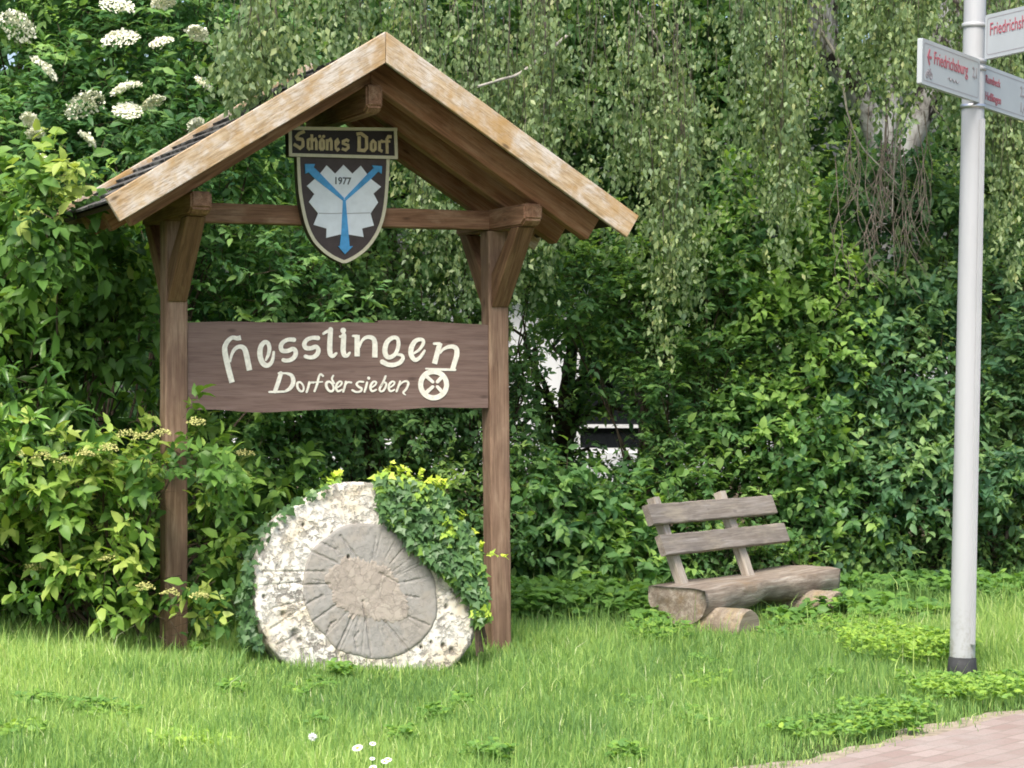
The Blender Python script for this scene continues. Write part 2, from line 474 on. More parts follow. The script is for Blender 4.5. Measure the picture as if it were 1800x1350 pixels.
def prism(name, pts, d0, d1, mat, parent, mtx, bev=0.003):
    """polygon pts in local (x, z), extruded along local y from d0 to d1"""
    bm = bmesh.new()
    a = [bm.verts.new((p[0], d0, p[1])) for p in pts]
    b = [bm.verts.new((p[0], d1, p[1])) for p in pts]
    bm.faces.new(a); bm.faces.new(b[::-1])
    n = len(pts)
    for i in range(n):
        bm.faces.new((a[i], b[i], b[(i + 1) % n], a[(i + 1) % n]))
    if bev:
        bmesh.ops.recalc_face_normals(bm, faces=bm.faces)
        bmesh.ops.bevel(bm, geom=[e for e in bm.edges], offset=bev, segments=1, affect='EDGES')
    return link(name, bm_mesh(name, bm), mat, parent, mtx)

def tube_arrays(path, rad, sides=8):
    """closed tube along a polyline -> verts, quads, caps"""
    P = np.asarray(path, float)
    T = nrm(np.gradient(P, axis=0))
    ref = np.array([0.31, 0.17, 0.94]) if abs(T[0][2]) < 0.9 else np.array([0.94, 0.3, 0.1])
    B = nrm(np.cross(T, ref)); C = np.cross(T, B)
    a = np.linspace(0, 2 * np.pi, sides, endpoint=False)
    rad = np.broadcast_to(np.asarray(rad, float), (len(P),))
    V = P[:, None] + rad[:, None, None] * (np.cos(a)[None, :, None] * B[:, None] + np.sin(a)[None, :, None] * C[:, None])
    n = len(P)
    i = np.arange(n - 1)[:, None] * sides; j = np.arange(sides)[None]; j2 = (j + 1) % sides
    q = np.stack([i + j, i + j2, i + sides + j2, i + sides + j], -1).reshape(-1, 4)
    return V.reshape(-1, 3), q

class Tubes:
    def __init__(s): s.V, s.Q, s.n = [], [], 0
    def add(s, path, rad, sides=6):
        v, q = tube_arrays(path, rad, sides)
        s.V.append(v); s.Q.append(q + s.n); s.n += len(v)
        return s
    def twigs(s, O, E, r):
        """many thin three-sided twigs at once"""
        d = nrm(E - O)
        ref = np.where(np.abs(d[:, 2:3]) > 0.9, np.array([[1.0, 0, 0]]), np.array([[0, 0, 1.0]]))
        B = nrm(np.cross(d, ref)); C = np.cross(d, B)
        n = len(O)
        V = np.zeros((n, 4, 3))
        for k in range(3):
            a = k * 2 * np.pi / 3
            V[:, k] = O + r * (math.cos(a) * B + math.sin(a) * C)
        V[:, 3] = E
        base = np.arange(n) * 4
        s.T = getattr(s, 'T', [])
        for k in range(3):
            s.T.append(np.stack([base + k, base + (k + 1) % 3, base + 3], -1) + s.n)
        s.V.append(V.reshape(-1, 3)); s.n += n * 4
        return s
    def build(s, name, mat, parent=None):
        faces = []
        if s.Q: faces.append(np.concatenate(s.Q))
        if getattr(s, 'T', None): faces.append(np.concatenate(s.T))
        return link(name, np_mesh(name, np.concatenate(s.V), faces, smooth=True), mat, parent)

# ------------------------------------------------------------------ strokes of lettering
def catmull(pts, wid, sub=6, closed=False):
    P = np.asarray(pts, float); W = np.asarray(wid, float)
    n = len(P)
    if n == 2 and not closed: return P, W
    out, ow = [], []
    rngk = range(n if closed else n - 1)
    for i in rngk:
        if closed:
            idx = [(i - 1) % n, i, (i + 1) % n, (i + 2) % n]
        else:
            idx = [max(i - 1, 0), i, i + 1, min(i + 2, n - 1)]
        p0, p1, p2, p3 = P[idx]
        w1, w2 = W[idx[1]], W[idx[2]]
        for k in range(sub):
            t = k / sub
            out.append(0.5 * (2 * p1 + (p2 - p0) * t + (2 * p0 - 5 * p1 + 4 * p2 - p3) * t * t + (3 * p1 - p0 - 3 * p2 + p3) * t ** 3))
            ow.append(w1 * (1 - t) + w2 * t)
    if not closed:
        out.append(P[-1]); ow.append(W[-1])
    return np.array(out), np.array(ow)

class Strokes:
    """ribbons in a local (x, z) plane standing proud of it towards -y"""
    def __init__(s, y_face, thick=0.004): s.bm = bmesh.new(); s.y = y_face; s.t = thick; s.k = 0
    def depth(s):
        s.k += 1
        return s.y - s.t - 0.00025 * (s.k % 9)
    def stroke(s, pts, wid, closed=False, sharp=False, cap=True):
        if np.isscalar(wid): wid = [wid] * len(pts)
        if len(wid) != len(pts):
            wid = np.interp(np.linspace(0, 1, len(pts)), np.linspace(0, 1, len(wid)), wid)
        P, W = (np.asarray(pts, float), np.asarray(wid, float)) if sharp else catmull(pts, wid, 6, closed)
        n = len(P)
        if closed:
            T = nrm(np.roll(P, -1, 0) - np.roll(P, 1, 0))
            miter = np.ones(n)
        else:
            seg = nrm(np.diff(P, axis=0))
            T = np.concatenate([seg[:1], nrm(seg[:-1] + seg[1:]) if n > 2 else np.zeros((0, 2)), seg[-1:]])
            miter = np.ones(n)
            if n > 2:
                miter[1:-1] = 1 / np.clip(np.abs(np.sum(T[1:-1] * seg[:-1], 1)), 0.5, 1)
        Nn = np.stack([-T[:, 1], T[:, 0]], 1)
        Lp = P + Nn * (W * miter / 2)[:, None]; Rp = P - Nn * (W * miter / 2)[:, None]
        y = s.depth()
        bm = s.bm
        fl = [bm.verts.new((p[0], y, p[1])) for p in Lp]; fr = [bm.verts.new((p[0], y, p[1])) for p in Rp]
        bl = [bm.verts.new((p[0], s.y, p[1])) for p in Lp]; br = [bm.verts.new((p[0], s.y, p[1])) for p in Rp]
        for i in range(n if closed else n - 1):
            j = (i + 1) % n
            bm.faces.new((fl[i], fl[j], fr[j], fr[i]))
            bm.faces.new((bl[i], bl[j], fl[j], fl[i]))
            bm.faces.new((fr[i], fr[j], br[j], br[i]))
        if not closed:
            for (e, sgn) in ((0, -1), (n - 1, 1)):
                if cap:
                    a0 = math.atan2(Nn[e][1], Nn[e][0])
                    fv, bv = [fl[e]], [bl[e]]
                    for k in range(1, 6):
                        a = a0 - sgn * math.pi * k / 6
                        q = P[e] + np.array([math.cos(a), math.sin(a)]) * W[e] / 2 * np.array([1, 1])
                        fv.append(bm.verts.new((q[0], y, q[1]))); bv.append(bm.verts.new((q[0], s.y, q[1])))
                    fv.append(fr[e]); bv.append(br[e])
                    bm.faces.new(fv)
                    for k in range(len(fv) - 1):
                        bm.faces.new((fv[k], bv[k], bv[k + 1], fv[k + 1]))
                else:
                    bm.faces.new((fl[e], bl[e], br[e], fr[e]))
        return s
    def disc(s, c, r, seg=20):
        y = s.depth(); bm = s.bm
        f = [bm.verts.new((c[0] + r * math.cos(a), y, c[1] + r * math.sin(a))) for a in np.linspace(0, 2 * math.pi, seg, endpoint=False)]
        b = [bm.verts.new((v.co.x, s.y, v.co.z)) for v in f]
        bm.faces.new(f)
        for i in range(seg): bm.faces.new((f[i], b[i], b[(i + 1) % seg], f[(i + 1) % seg]))
        return s
    def poly(s, pts):
        y = s.depth(); bm = s.bm
        f = [bm.verts.new((p[0], y, p[1])) for p in pts]
        b = [bm.verts.new((p[0], s.y, p[1])) for p in pts]
        bm.faces.new(f); n = len(f)
        for i in range(n): bm.faces.new((f[i], b[i], b[(i + 1) % n], f[(i + 1) % n]))
        return s
    def build(s, name, mat, parent): return link(name, bm_mesh(name, s.bm), mat, parent)

def text_mesh(name, body, size, mat, parent, mtx, xscale=1.0, ext=0.0012, bold=0.0):
    c = bpy.data.curves.new(name, 'FONT')
    c.body = body; c.size = size; c.extrude = ext; c.offset = size * bold; c.resolution_u = 3
    o = bpy.data.objects.new(name, c); COL.objects.link(o)
    bpy.context.view_layer.update()
    me = bpy.data.meshes.new_from_object(o.evaluated_get(bpy.context.evaluated_depsgraph_get()))
    bpy.data.objects.remove(o)
    me.transform(Matrix.Diagonal((xscale, 1, 1, 1)))
    me.materials.clear(); me.materials.append(mat)
    return link(name, me, None, parent, mtx)

# ------------------------------------------------------------------ village sign shelter
TH = R(24)
U3, V3 = Vector((math.cos(TH), math.sin(TH), 0)), Vector((-math.sin(TH), math.cos(TH), 0))
L0 = Vector((-1.914, 13.0, 0))
W = 2.012
shel = thing('village_sign_shelter', 'brown timber village sign shelter with steep pale edged gable roof behind the round stone', 'village sign', L0, (0, 0, TH))

def on_shelter(x, y, v):
    d = Vector(((x - CX) / F_PX, 1, -(y - HY) / F_PX))
    t = (v + L0.dot(V3)) / d.dot(V3)
    p = d * t
    return ((p - L0).dot(U3), p.z + EYE)

ZL, ZR = -0.05, -0.2
PS = 0.13
for i, (u, zb, lean) in enumerate(((0, -0.15, 0.0), (W, -0.25, -0.02))):
    beam_between('post', (u - lean, 0.065, zb), (u + lean * 0.4, 0.065, 2.48), PS, PS, M['post'], shel, up=(0, -1, 0), seg=26, wob=0.002, bev=0.008)
# purlins over the posts, running front to back
PT = 2.61
def purlin(u, z0, z1, w, v0, v1, name):
    pts = [(v0, z1), (v1, z1), (v1, z0), (v0 + 0.05, z0), (v0, z0 + 0.035)]
    bm = bmesh.new()
    a = [bm.verts.new((p[0], -w / 2, p[1])) for p in pts]; b = [bm.verts.new((p[0], w / 2, p[1])) for p in pts]
    n = len(pts)
    bm.faces.new(a); bm.faces.new(b[::-1])
    for i in range(n): bm.faces.new((a[i], b[i], b[(i + 1) % n], a[(i + 1) % n]))
    bmesh.ops.recalc_face_normals(bm, faces=bm.faces)
    bmesh.ops.bevel(bm, geom=bm.edges[:], offset=0.012, segments=2, affect='EDGES')
    return link(name, bm_mesh(name, bm), M['beam'], shel, basis(Vector((0, 1, 0)), Vector((-1, 0, 0)), Vector((0, 0, 1)), Vector((u, 0, 0))))
purlin(0, 2.482, PT, 0.12, -0.5, 0.55, 'purlin')
purlin(W, 2.482, PT, 0.12, -0.5, 0.55, 'purlin')
purlin(W / 2, 3.09, 3.25, 0.10, -0.53, 0.55, 'ridge_beam')
beam_between('tie_beam', (0.061, 0.065, 2.535), (W - 0.061, 0.065, 2.545), 0.10, 0.112, M['beam'], shel, seg=22)
# knee braces, in front of and behind each post
for u in (0, W):
    for s in (-1, 1):
        y0 = -0.002 if s < 0 else 0.132
        v_out = -0.40 if s < 0 else 0.50
        zb = 2.02
        wbr = 0.112
        pts = [(y0, zb), (y0, zb + 0.20), (v_out + s * -0.11, 2.478), (v_out, 2.478), (y0 + s * 0.012, zb)]
        if s > 0: pts = pts[::-1]
        bm = bmesh.new()
        a = [bm.verts.new((p[0], -wbr / 2, p[1])) for p in pts]; b = [bm.verts.new((p[0], wbr / 2, p[1])) for p in pts]
        n = len(pts)
        bm.faces.new(a); bm.faces.new(b[::-1])
        for i in range(n): bm.faces.new((a[i], b[i], b[(i + 1) % n], a[(i + 1) % n]))
        bmesh.ops.recalc_face_normals(bm, faces=bm.faces)
        bmesh.ops.bevel(bm, geom=bm.edges[:], offset=0.004, segments=1, affect='EDGES')
        me = bm_mesh('brace', bm)
        # grain runs along the brace: turn the local frame onto it
        ang = math.atan2(2.478 - zb, v_out - y0)
        rot = Matrix.Rotation(ang, 4, 'Y')
        base = basis(Vector((0, 1, 0)), Vector((-1, 0, 0)), Vector((0, 0, 1)), Vector((u, 0, 0)))
        me.transform(rot)
        link('brace', me, M['brace'], shel, base @ rot.inverted())

PITCH = math.atan(0.6186)
cp, sp = math.cos(PITCH), math.sin(PITCH)
ZA, UE = 3.526, 1.594                     # apex height, half width to the board tips
def slope_frame(side):
    """local frame: x from apex down the slope, z outwards from the roof, y towards the back"""
    x = Vector((side * cp, 0, -sp)); z = Vector((side * sp, 0, cp)); y = z.cross(x)
    return basis(x, y, z, Vector((W / 2, 0, ZA))), y.y
LS = UE / cp
for side in (-1, 1):
    fr, ys_ = slope_frame(side)
    def mitre(n):                        # x of the vertical cut through the ridge at offset n
        return -n * math.tan(PITCH) if False else n * -math.tan(PITCH) * -1 * -1
    def slab(name, n0, n1, x1, v0, v1, mat, bev=0.003, x1b=None):
        # n0 (lower) .. n1 (upper) offsets from the board-top plane; ridge cut is vertical
        g = 0.0015
        pts = [(-n0 * math.tan(PITCH) * -1 * -1 + g, n0), (x1b or x1, n0), (x1, n1), (-n1 * math.tan(PITCH) * -1 * -1 + g, n1)]
        pts = [(-n0 * -sp / cp * -1 + g, n0), (x1b if x1b is not None else x1, n0), (x1, n1), (-n1 * -sp / cp * -1 + g, n1)]
        d0, d1 = (v0, v1) if ys_ > 0 else (-v1, -v0)
        return prism(name, pts, d0, d1, mat, shel, fr, bev)
    for (v0, v1) in ((-0.71, -0.68), (0.60, 0.63)):
        slab('barge_board', -0.15, 0.0, LS, v0, v1, M['barge'], 0.004)
    for v0 in (-0.46, -0.02, 0.42):
        slab('rafter', -0.222, -0.078, LS - 0.115, v0, v0 + 0.09, M['rafter'], 0.004)
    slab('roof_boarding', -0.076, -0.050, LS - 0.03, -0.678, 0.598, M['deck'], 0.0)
    # shingle courses, each overlapping the next, in one mesh per slope
    bm = bmesh.new()
    course = 0.14
    k = 0
    x = LS - 0.005
    while x > 0.12:
        x0 = max(x - course - 0.03, 0.03)
        vv = -0.676
        while vv < 0.595:
            wv = min(random.uniform(0.10, 0.17), 0.597 - vv)
            e = random.uniform(-0.012, 0.012)
            z0, z1 = -0.046 + 0.002, -0.036
            c = [(x0, z0), (x + e, z1 + 0.004), (x + e, z1 + 0.016 + random.uniform(0, 0.004)), (x0, z0 + 0.006)]
            d0, d1 = (vv + 0.002, vv + wv - 0.002)
            if ys_ < 0: d0, d1 = -d1, -d0
            if d1 - d0 > 0.01:
                a = [bm.verts.new((p[0], d0, p[1])) for p in c]; b = [bm.verts.new((p[0], d1, p[1])) for p in c]
                bm.faces.new(a); bm.faces.new(b[::-1])
                for i in range(4): bm.faces.new((a[i], b[i], b[(i + 1) % 4], a[(i + 1) % 4]))
            vv += wv
        x -= course
    link('roof_shingles', bm_mesh('roof_shingles', bm), M['shingle'], shel, fr)

# name board with a wavy sawn edge
BV = 0.015
def board_outline():
    top = [(331, 567), (400, 565), (500, 567), (590, 566), (660, 567), (668, 563), (740, 564), (800, 568), (860, 571)]
    bot = [(860, 717), (800, 717), (760, 716), (720, 719), (690, 721), (640, 718), (540, 721), (470, 725), (430, 724), (380, 720), (331, 721)]
    def dense(pp):
        P, _ = catmull(pp, [1] * len(pp), 4)
        return [on_shelter(p[0], p[1], BV) for p in P]
    return dense(top), dense(bot)
bt, bb = board_outline()
u_lo, u_hi = PS / 2 + 0.003, W - PS / 2 - 0.003
pts = [(min(max(p[0], u_lo), u_hi), p[1]) for p in bt + bb]
pts[0] = (u_lo, pts[0][1]); pts[len(bt) - 1] = (u_hi, pts[len(bt) - 1][1])
pts[len(bt)] = (u_hi, pts[len(bt)][1]); pts[-1] = (u_lo, pts[-1][1])
cx_ = W / 2
nb = prism('name_board', [(p[0] - cx_, p[1] - 1.65) for p in pts], BV, BV + 0.05, M['board'], shel, Matrix.Translation((cx_, 0, 1.65)), 0.0)

Z1 = 7.826
def zb1(p): return on_shelter(370 + p[0] / Z1, 560 + p[1] / Z1, BV)
def zb2(p): return on_shelter(590 + p[0] / Z1, 560 + p[1] / Z1, BV)
KW = 13.4 / F_PX / Z1 * 0.95
def off(f): return lambda p: (f(p)[0] - cx_, f(p)[1] - 1.65)
f1, f2 = off(zb1), off(zb2)
st = Strokes(BV, 0.004)
def S(f, pts, wid, **k):
    wid = [w * KW for w in wid] if not np.isscalar(wid) else wid * KW
    st.stroke([f(p) for p in pts], wid, **k)
def ell(f, c, rx, ry, tilt, wl, wr, n=14):
    pts, w = [], []
    for i in range(n):
        a = 2 * math.pi * i / n
        x, y = rx * math.cos(a), ry * math.sin(a)
        pts.append((c[0] + x - y * tilt * -1 * -1, c[1] + y)); w.append(wr + (wl - wr) * (1 - math.cos(a)) / 2)
    S(f, pts, w, closed=True)
# first line
S(f1, [(415, 262), (365, 272), (300, 262), (240, 305), (200, 375), (195, 445), (215, 560), (250, 710), (295, 880)], [70, 62, 55, 62, 70, 78, 80, 80, 78], cap=False)
S(f1, [(268, 600), (278, 535), (305, 460), (350, 405), (410, 385), (462, 412), (488, 480), (512, 600), (535, 712)], [25, 35, 45, 52, 60, 72, 78, 80, 78], cap=False)
S(f1, [(760, 570), (795, 490), (808, 405), (788, 340), (745, 325), (698, 372), (677, 460), (690, 555), (728, 625), (785, 645), (835, 605), (858, 540), (868, 460)], [30, 50, 58, 58, 60, 68, 78, 78, 76, 64, 54, 46, 34])
S(f1, [(1145, 292), (1070, 290), (1000, 322), (965, 380), (985, 440), (1060, 445), (1130, 418), (1168, 452), (1160, 515), (1108, 565), (1040, 578), (1000, 570)], [66, 56, 58, 64, 66, 62, 62, 66, 66, 60, 56, 56])
S(f1, [(1475, 268), (1400, 264), (1325, 292), (1288, 350), (1310, 402), (1380, 408), (1445, 388), (1480, 425), (1470, 482), (1418, 528), (1350, 534), (1305, 520)], [66, 56, 58, 64, 66, 62, 62, 66, 66, 60, 56, 56])
S(f1, [(1552, 208), (1600, 178), (1640, 168)], [38, 44, 50])
S(f1, [(1650, 150), (1640, 300), (1638, 430), (1650, 495), (1685, 515), (1728, 478)], [70, 76, 78, 70, 55, 34])
S(f2, [(60, 248), (112, 246)], [38, 40])
S(f2, [(110, 230), (104, 350), (102, 440), (118, 500), (155, 510), (192, 470)], [74, 76, 78, 70, 52, 32])
st.disc(f2((102, 165)), 42 * KW)
S(f2, [(238, 240), (290, 240)], [36, 40])
S(f2, [(293, 226), (294, 380), (294, 520)], [78, 78, 78], cap=False)
S(f2, [(325, 400), (352, 320), (400, 268), (460, 255), (515, 278), (536, 335), (538, 420), (536, 535)], [25, 36, 48, 58, 68, 76, 80, 80], cap=False)
S(f2, [(790, 262), (845, 275), (862, 340), (850, 420), (815, 490), (755, 530), (700, 520), (676, 460), (682, 385), (715, 310)], [58, 56, 58, 58, 58, 62, 72, 78, 76, 68], closed=True)
S(f2, [(845, 495), (905, 505), (922, 550), (880, 606), (800, 636), (720, 634), (640, 596)], [36, 48, 56, 60, 64, 66, 72])
S(f2, [(1072, 480), (1150, 425), (1200, 350), (1198, 300), (1150, 287), (1088, 315), (1044, 390), (1032, 470), (1052, 535), (1095, 570), (1150, 540), (1190, 492), (1222, 440)], [28, 40, 50, 52, 56, 66, 76, 76, 72, 60, 50, 42, 30])
S(f2, [(1352, 345), (1425, 345)], [38, 42])
S(f2, [(1434, 335), (1400, 460), (1358, 622)], [78, 78, 80], cap=False)
S(f2, [(1432, 480), (1480, 422), (1550, 390), (1615, 388), (1660, 422), (1664, 500), (1636, 600), (1606, 700)], [25, 40, 56, 66, 76, 80, 76, 72], cap=False)
S(f2, [(1640, 705), (1440, 700), (1240, 690)], [36, 36, 22])
cw = (1345, 910)
S(f2, [(cw[0] + 178 * math.cos(a), cw[1] + 180 * math.sin(a)) for a in np.linspace(0, 2 * math.pi, 20, endpoint=False)], [76] * 20, closed=True)
for sx in (-1, 1):
    for sy in (-1, 1):
        S(f2, [(1370 + sx * 32 - 5, 905 + sy * 34), (1355 + sx * 118, 905 + sy * 118)], [48, 56])
# second line, cut with a finer tool
KW *= 0.84
S(f1, [(965, 755), (928, 880), (885, 1000)], [74, 72, 70])
S(f1, [(935, 752), (1060, 752)], [30, 34])
S(f1, [(808, 1010), (900, 1008), (1010, 1004)], [36, 40, 36])
S(f1, [(1050, 755), (1110, 780), (1136, 840), (1130, 900), (1092, 960), (1030, 1000)], [40, 62, 76, 76, 62, 38])
ell(f1, (1235, 938), 42, 64, -0.25, 42, 30)
S(f1, [(1358, 875), (1340, 950), (1320, 1010)], [36, 40, 38])
S(f1, [(1335, 945), (1370, 885), (1415, 880)], [22, 30, 36])
S(f1, [(1545, 790), (1515, 765), (1490, 800), (1465, 900), (1428, 1000)], [36, 32, 36, 40, 34])
S(f1, [(1440, 876), (1535, 870)], [26, 24])
ell(f1, (1640, 935), 48, 66, -0.25, 46, 34)
S(f1, [(1700, 890), (1668, 830), (1688, 785)], [34, 34, 30])
def e_small(f, x):
    S(f, [(x - 30, 950), (x + 20, 915), (x + 36, 878), (x + 4, 866), (x - 34, 905), (x - 44, 960), (x - 18, 1000), (x + 36, 978)], [24, 28, 30, 32, 38, 42, 36, 26])
e_small(f2, 48)
S(f2, [(138, 868), (122, 940), (102, 1005)], [36, 38, 36])
S(f2, [(118, 940), (160, 878), (212, 880)], [22, 30, 36])
S(f2, [(378, 872), (320, 868), (286, 902), (312, 938), (354, 962), (338, 1000), (280, 1010), (228, 985)], [34, 32, 36, 40, 40, 36, 34, 36])
S(f2, [(430, 880), (414, 945), (395, 1005)], [36, 38, 36])
st.disc(f2((452, 820)), 27 * KW)
e_small(f2, 520)
S(f2, [(685, 792), (650, 880), (602, 965), (616, 1000), (654, 990), (688, 935), (690, 890), (658, 882), (622, 925)], [32, 36, 38, 36, 34, 36, 36, 30, 24])
e_small(f2, 772)
S(f2, [(884, 865), (862, 935), (836, 1002)], [34, 38, 34])
S(f2, [(855, 945), (910, 882), (968, 862), (998, 890), (972, 965), (932, 1010), (936, 1032), (958, 1050)], [22, 28, 34, 40, 38, 34, 28, 18])
st.build('lettering', M['cream_paint'], nb)

# plaque: shield with leaf emblem, header plate above
SV = -0.045
Z4, Z3 = 6.75, 8.571
sh_c = on_shelter(604, 360, SV)
def zs(p): q = on_shelter(510 + p[0] / Z4, 270 + p[1] / Z4, SV); return (q[0] - sh_c[0], q[1] - sh_c[1])
def zh(p): q = on_shelter(500 + p[0] / Z3, 210 + p[1] / Z3, SV - 0.012); return (q[0] - sh_c[0], q[1] - sh_c[1])
left = [(80, 20), (88, 300), (105, 500), (140, 700), (190, 880), (270, 1040), (380, 1160), (510, 1250), (640, 1308)]
right = [(640, 1308), (770, 1245), (900, 1148), (1005, 1020), (1078, 880), (1130, 700), (1155, 500), (1167, 300), (1174, 40)]
lc, _ = catmull(left, [1] * 9, 5); rc, _ = catmull(right, [1] * 9, 5)
outer = [zs(p) for p in lc] + [zs(p) for p in rc[1:]]
shield = prism('shield', outer, SV, SV + 0.055, M['shield_dark'], shel, Matrix.Translation((sh_c[0], 0, sh_c[1])), 0.0)
st = Strokes(SV, 0.006)
K4 = 13.3 / F_PX / Z4 * 1.05
def inset(pts, cx, cy, d):
    out = []
    for p in pts:
        v = np.array([p[0] - cx, p[1] - cy]); n = np.linalg.norm(v)
        out.append(tuple(np.array([cx, cy]) + v * (n - d) / n))
    return out
rim_l = inset([tuple(p) for p in lc], 630, 560, 20); rim_r = inset([tuple(p) for p in rc], 630, 560, 20)
st.stroke([zs(p) for p in rim_l[:-1] + [(640, 1284)]], [38 * K4] * len(rim_l), sharp=True, cap=False)
st.stroke([zs(p) for p in [(640, 1284)] + rim_r[1:]], [38 * K4] * len(rim_r), sharp=True, cap=False)
st.build('rim', M['ivory_rim'], shield)
leafp = [(355, 235), (430, 140), (530, 240), (630, 135), (735, 240), (835, 145), (910, 245), (940, 280), (965, 310), (1075, 395), (985, 475), (1040, 580), (950, 710), (990, 855), (850, 890), (868, 990), (690, 960), (640, 965), (590, 960), (425, 1000), (430, 890), (275, 845), (330, 710), (220, 575), (285, 480), (195, 385), (285, 305), (320, 270)]
st = Strokes(SV, 0.006); st.poly([zs(p) for p in leafp]); st.build('leaf_emblem', M['silver_paint'], shield)
arrows = [[(172, 125), (290, 125), (275, 165), (350, 235), (635, 530), (622, 562), (300, 310), (215, 225), (175, 240)],
          [(1085, 150), (965, 140), (985, 175), (910, 245), (640, 530), (655, 560), (945, 310), (1040, 215), (1080, 240)],
          [(622, 545), (653, 545), (690, 980), (700, 1100), (738, 1100), (645, 1195), (565, 1100), (585, 1095), (600, 960)]]
for a in arrows:
    st = Strokes(SV, 0.0095); st.poly([zs(p) for p in a]); st.k += 3
    st.build('arrow', M['blue_paint'], shield)
st = Strokes(SV, 0.0068)
st.stroke([zs((335, 708)), zs((480, 712)), zs((612, 708))], 9 * K4, cap=False)
st.stroke([zs((672, 712)), zs((800, 708)), zs((945, 704))], 9 * K4, cap=False)
st.build('seam', M['seam'], shield)
p19 = zs((512, 360))
text_mesh('numerals', '1977', 0.058, M['grey_ink'], shield, basis(Vector((1, 0, 0)), Vector((0, 0, 1)), Vector((0, -1, 0)), Vector((p19[0], SV - 0.008, p19[1]))), 0.93, 0.0012, 0.02)
# header
hq = [(55, 110), (1690, 130), (1708, 600), (65, 560)]
hdr = prism('header_plate', [zh(p) for p in hq][::-1], SV - 0.012, SV + 0.05, M['header_dark'], shel, Matrix.Translation((sh_c[0], 0, sh_c[1])), 0.002)
K3 = 13.3 / F_PX / Z3 * 1.05
st = Strokes(SV - 0.012, 0.006)
for a, b in (((55, 132), (1695, 150)), ((65, 532), (1702, 575)), ((80, 110), (88, 555)), ((1668, 135), (1682, 595))):
    st.stroke([zh(a), zh(b)], 46 * K3, cap=False)
st.build('rim', M['ivory_rim'], hdr)
st = Strokes(SV - 0.012, 0.005)
def H(pts, w, **k): st.stroke([zh(p) for p in pts], w * K3, sharp=True, cap=False, **k)
H([(300, 180), (215, 215), (178, 262), (195, 292), (262, 300), (275, 330), (275, 398), (232, 432), (138, 372)], 46)
H([(392, 292), (352, 312), (350, 425), (384, 458)], 40); 
H([(408, 225), (408, 458)], 40); H([(418, 320), (462, 298), (476, 330), (476, 462)], 40)
H([(535, 325), (535, 432), (562, 462)], 42); H([(535, 328), (560, 300), (588, 330), (588, 432), (560, 462)], 40)
for x in (528, 586): st.disc(zh((x, 257)), 22 * K3, 12)
H([(640, 300), (640, 465)], 42); H([(650, 325), (688, 302), (702, 330), (702, 468)], 42)
H([(824, 440), (795, 462), (770, 435), (770, 330), (795, 308), (812, 345), (782, 385)], 38)
H([(968, 330), (935, 308), (880, 330), (880, 362), (955, 388), (958, 428), (918, 462), (862, 440)], 40)
H([(1122, 255), (1120, 455)], 50)
H([(1082, 222), (1150, 212), (1232, 272), (1234, 430), (1200, 470), (1092, 458)], 46)
H([(1302, 350), (1302, 448), (1334, 480)], 42); H([(1302, 352), (1332, 322), (1364, 352), (1364, 448), (1332, 480)], 40)
H([(1428, 322), (1428, 460), (1472, 482)], 42); H([(1434, 350), (1462, 325), (1492, 340)], 38)
H([(1610, 262), (1565, 258), (1540, 300), (1544, 515)], 44); H([(1496, 335), (1590, 332)], 32)
st.build('lettering', M['gold_paint'], hdr)

# ------------------------------------------------------------------ millstone
PSI, LAM = R(20), R(9)
MS_C = at(645, 1010, 12.72)
ms_n = Vector((math.sin(PSI) * math.cos(LAM), -math.cos(PSI) * math.cos(LAM), math.sin(LAM)))
ms_u = Vector((math.cos(PSI), math.sin(PSI), 0))
ms_w = Vector((-math.sin(PSI) * math.sin(LAM), math.cos(PSI) * math.sin(LAM), math.cos(LAM)))
def on_stone(p, lift=0.0):
    """zoom point -> stone plane coordinates"""
    x, y = 400 + p[0] / 3.375, 800 + p[1] / 3.375
    d = Vector(((x - CX) / F_PX, 1, -(y - HY) / F_PX)); o = Vector((0, 0, EYE))
    t = (MS_C + ms_n * lift - o).dot(ms_n) / d.dot(ms_n)
    q = o + d * t - MS_C
    return (q.dot(ms_u), q.dot(ms_w))
stone = thing('round_stone', 'big round pale millstone with grey middle and ivy on its right side', 'millstone')
stone.matrix_world = basis(ms_u, -ms_n, ms_w, MS_C)
o_out = [(880, 162), (760, 160), (650, 172), (560, 212), (440, 270), (340, 340), (280, 400), (225, 480), (185, 570), (168, 680), (165, 800), (178, 900), (200, 1010), (240, 1100), (290, 1185), (400, 1265), (550, 1320), (750, 1350), (1000, 1350), (1200, 1318), (1350, 1250), (1430, 1150), (1465, 1060), (1478, 960), (1470, 830), (1445, 700), (1400, 570), (1320, 440), (1220, 320), (1110, 235), (1000, 185)]
o_in = [(690, 420), (600, 480), (500, 560), (465, 650), (445, 760), (460, 870), (500, 990), (570, 1060), (650, 1150), (760, 1190), (870, 1212), (1010, 1190), (1120, 1130), (1200, 1040), (1240, 960), (1238, 840), (1222, 720), (1160, 620), (1060, 510), (960, 440), (850, 405), (770, 405)]
o_core = [(640, 640), (700, 612), (790, 620), (880, 640), (960, 690), (1020, 780), (1060, 880), (1075, 950), (1000, 1010), (900, 970), (820, 962), (730, 960), (650, 900), (610, 820), (590, 750)]
cen = np.array(on_stone((830, 800)))
def polar(outl, n=1100):
    P = np.array([on_stone(p) for p in outl]) - cen
    a = np.arctan2(P[:, 1], P[:, 0]); r = np.linalg.norm(P, axis=1)
    o = np.argsort(a); a, r = a[o], r[o]
    a = np.concatenate([a - 2 * np.pi, a, a + 2 * np.pi]); r = np.tile(r, 3)
    th = np.linspace(-np.pi, np.pi, n, endpoint=False)
    return th, np.interp(th, a, r)
th, r_out = polar(o_out); _, r_in = polar(o_in); _, r_core = polar(o_core)
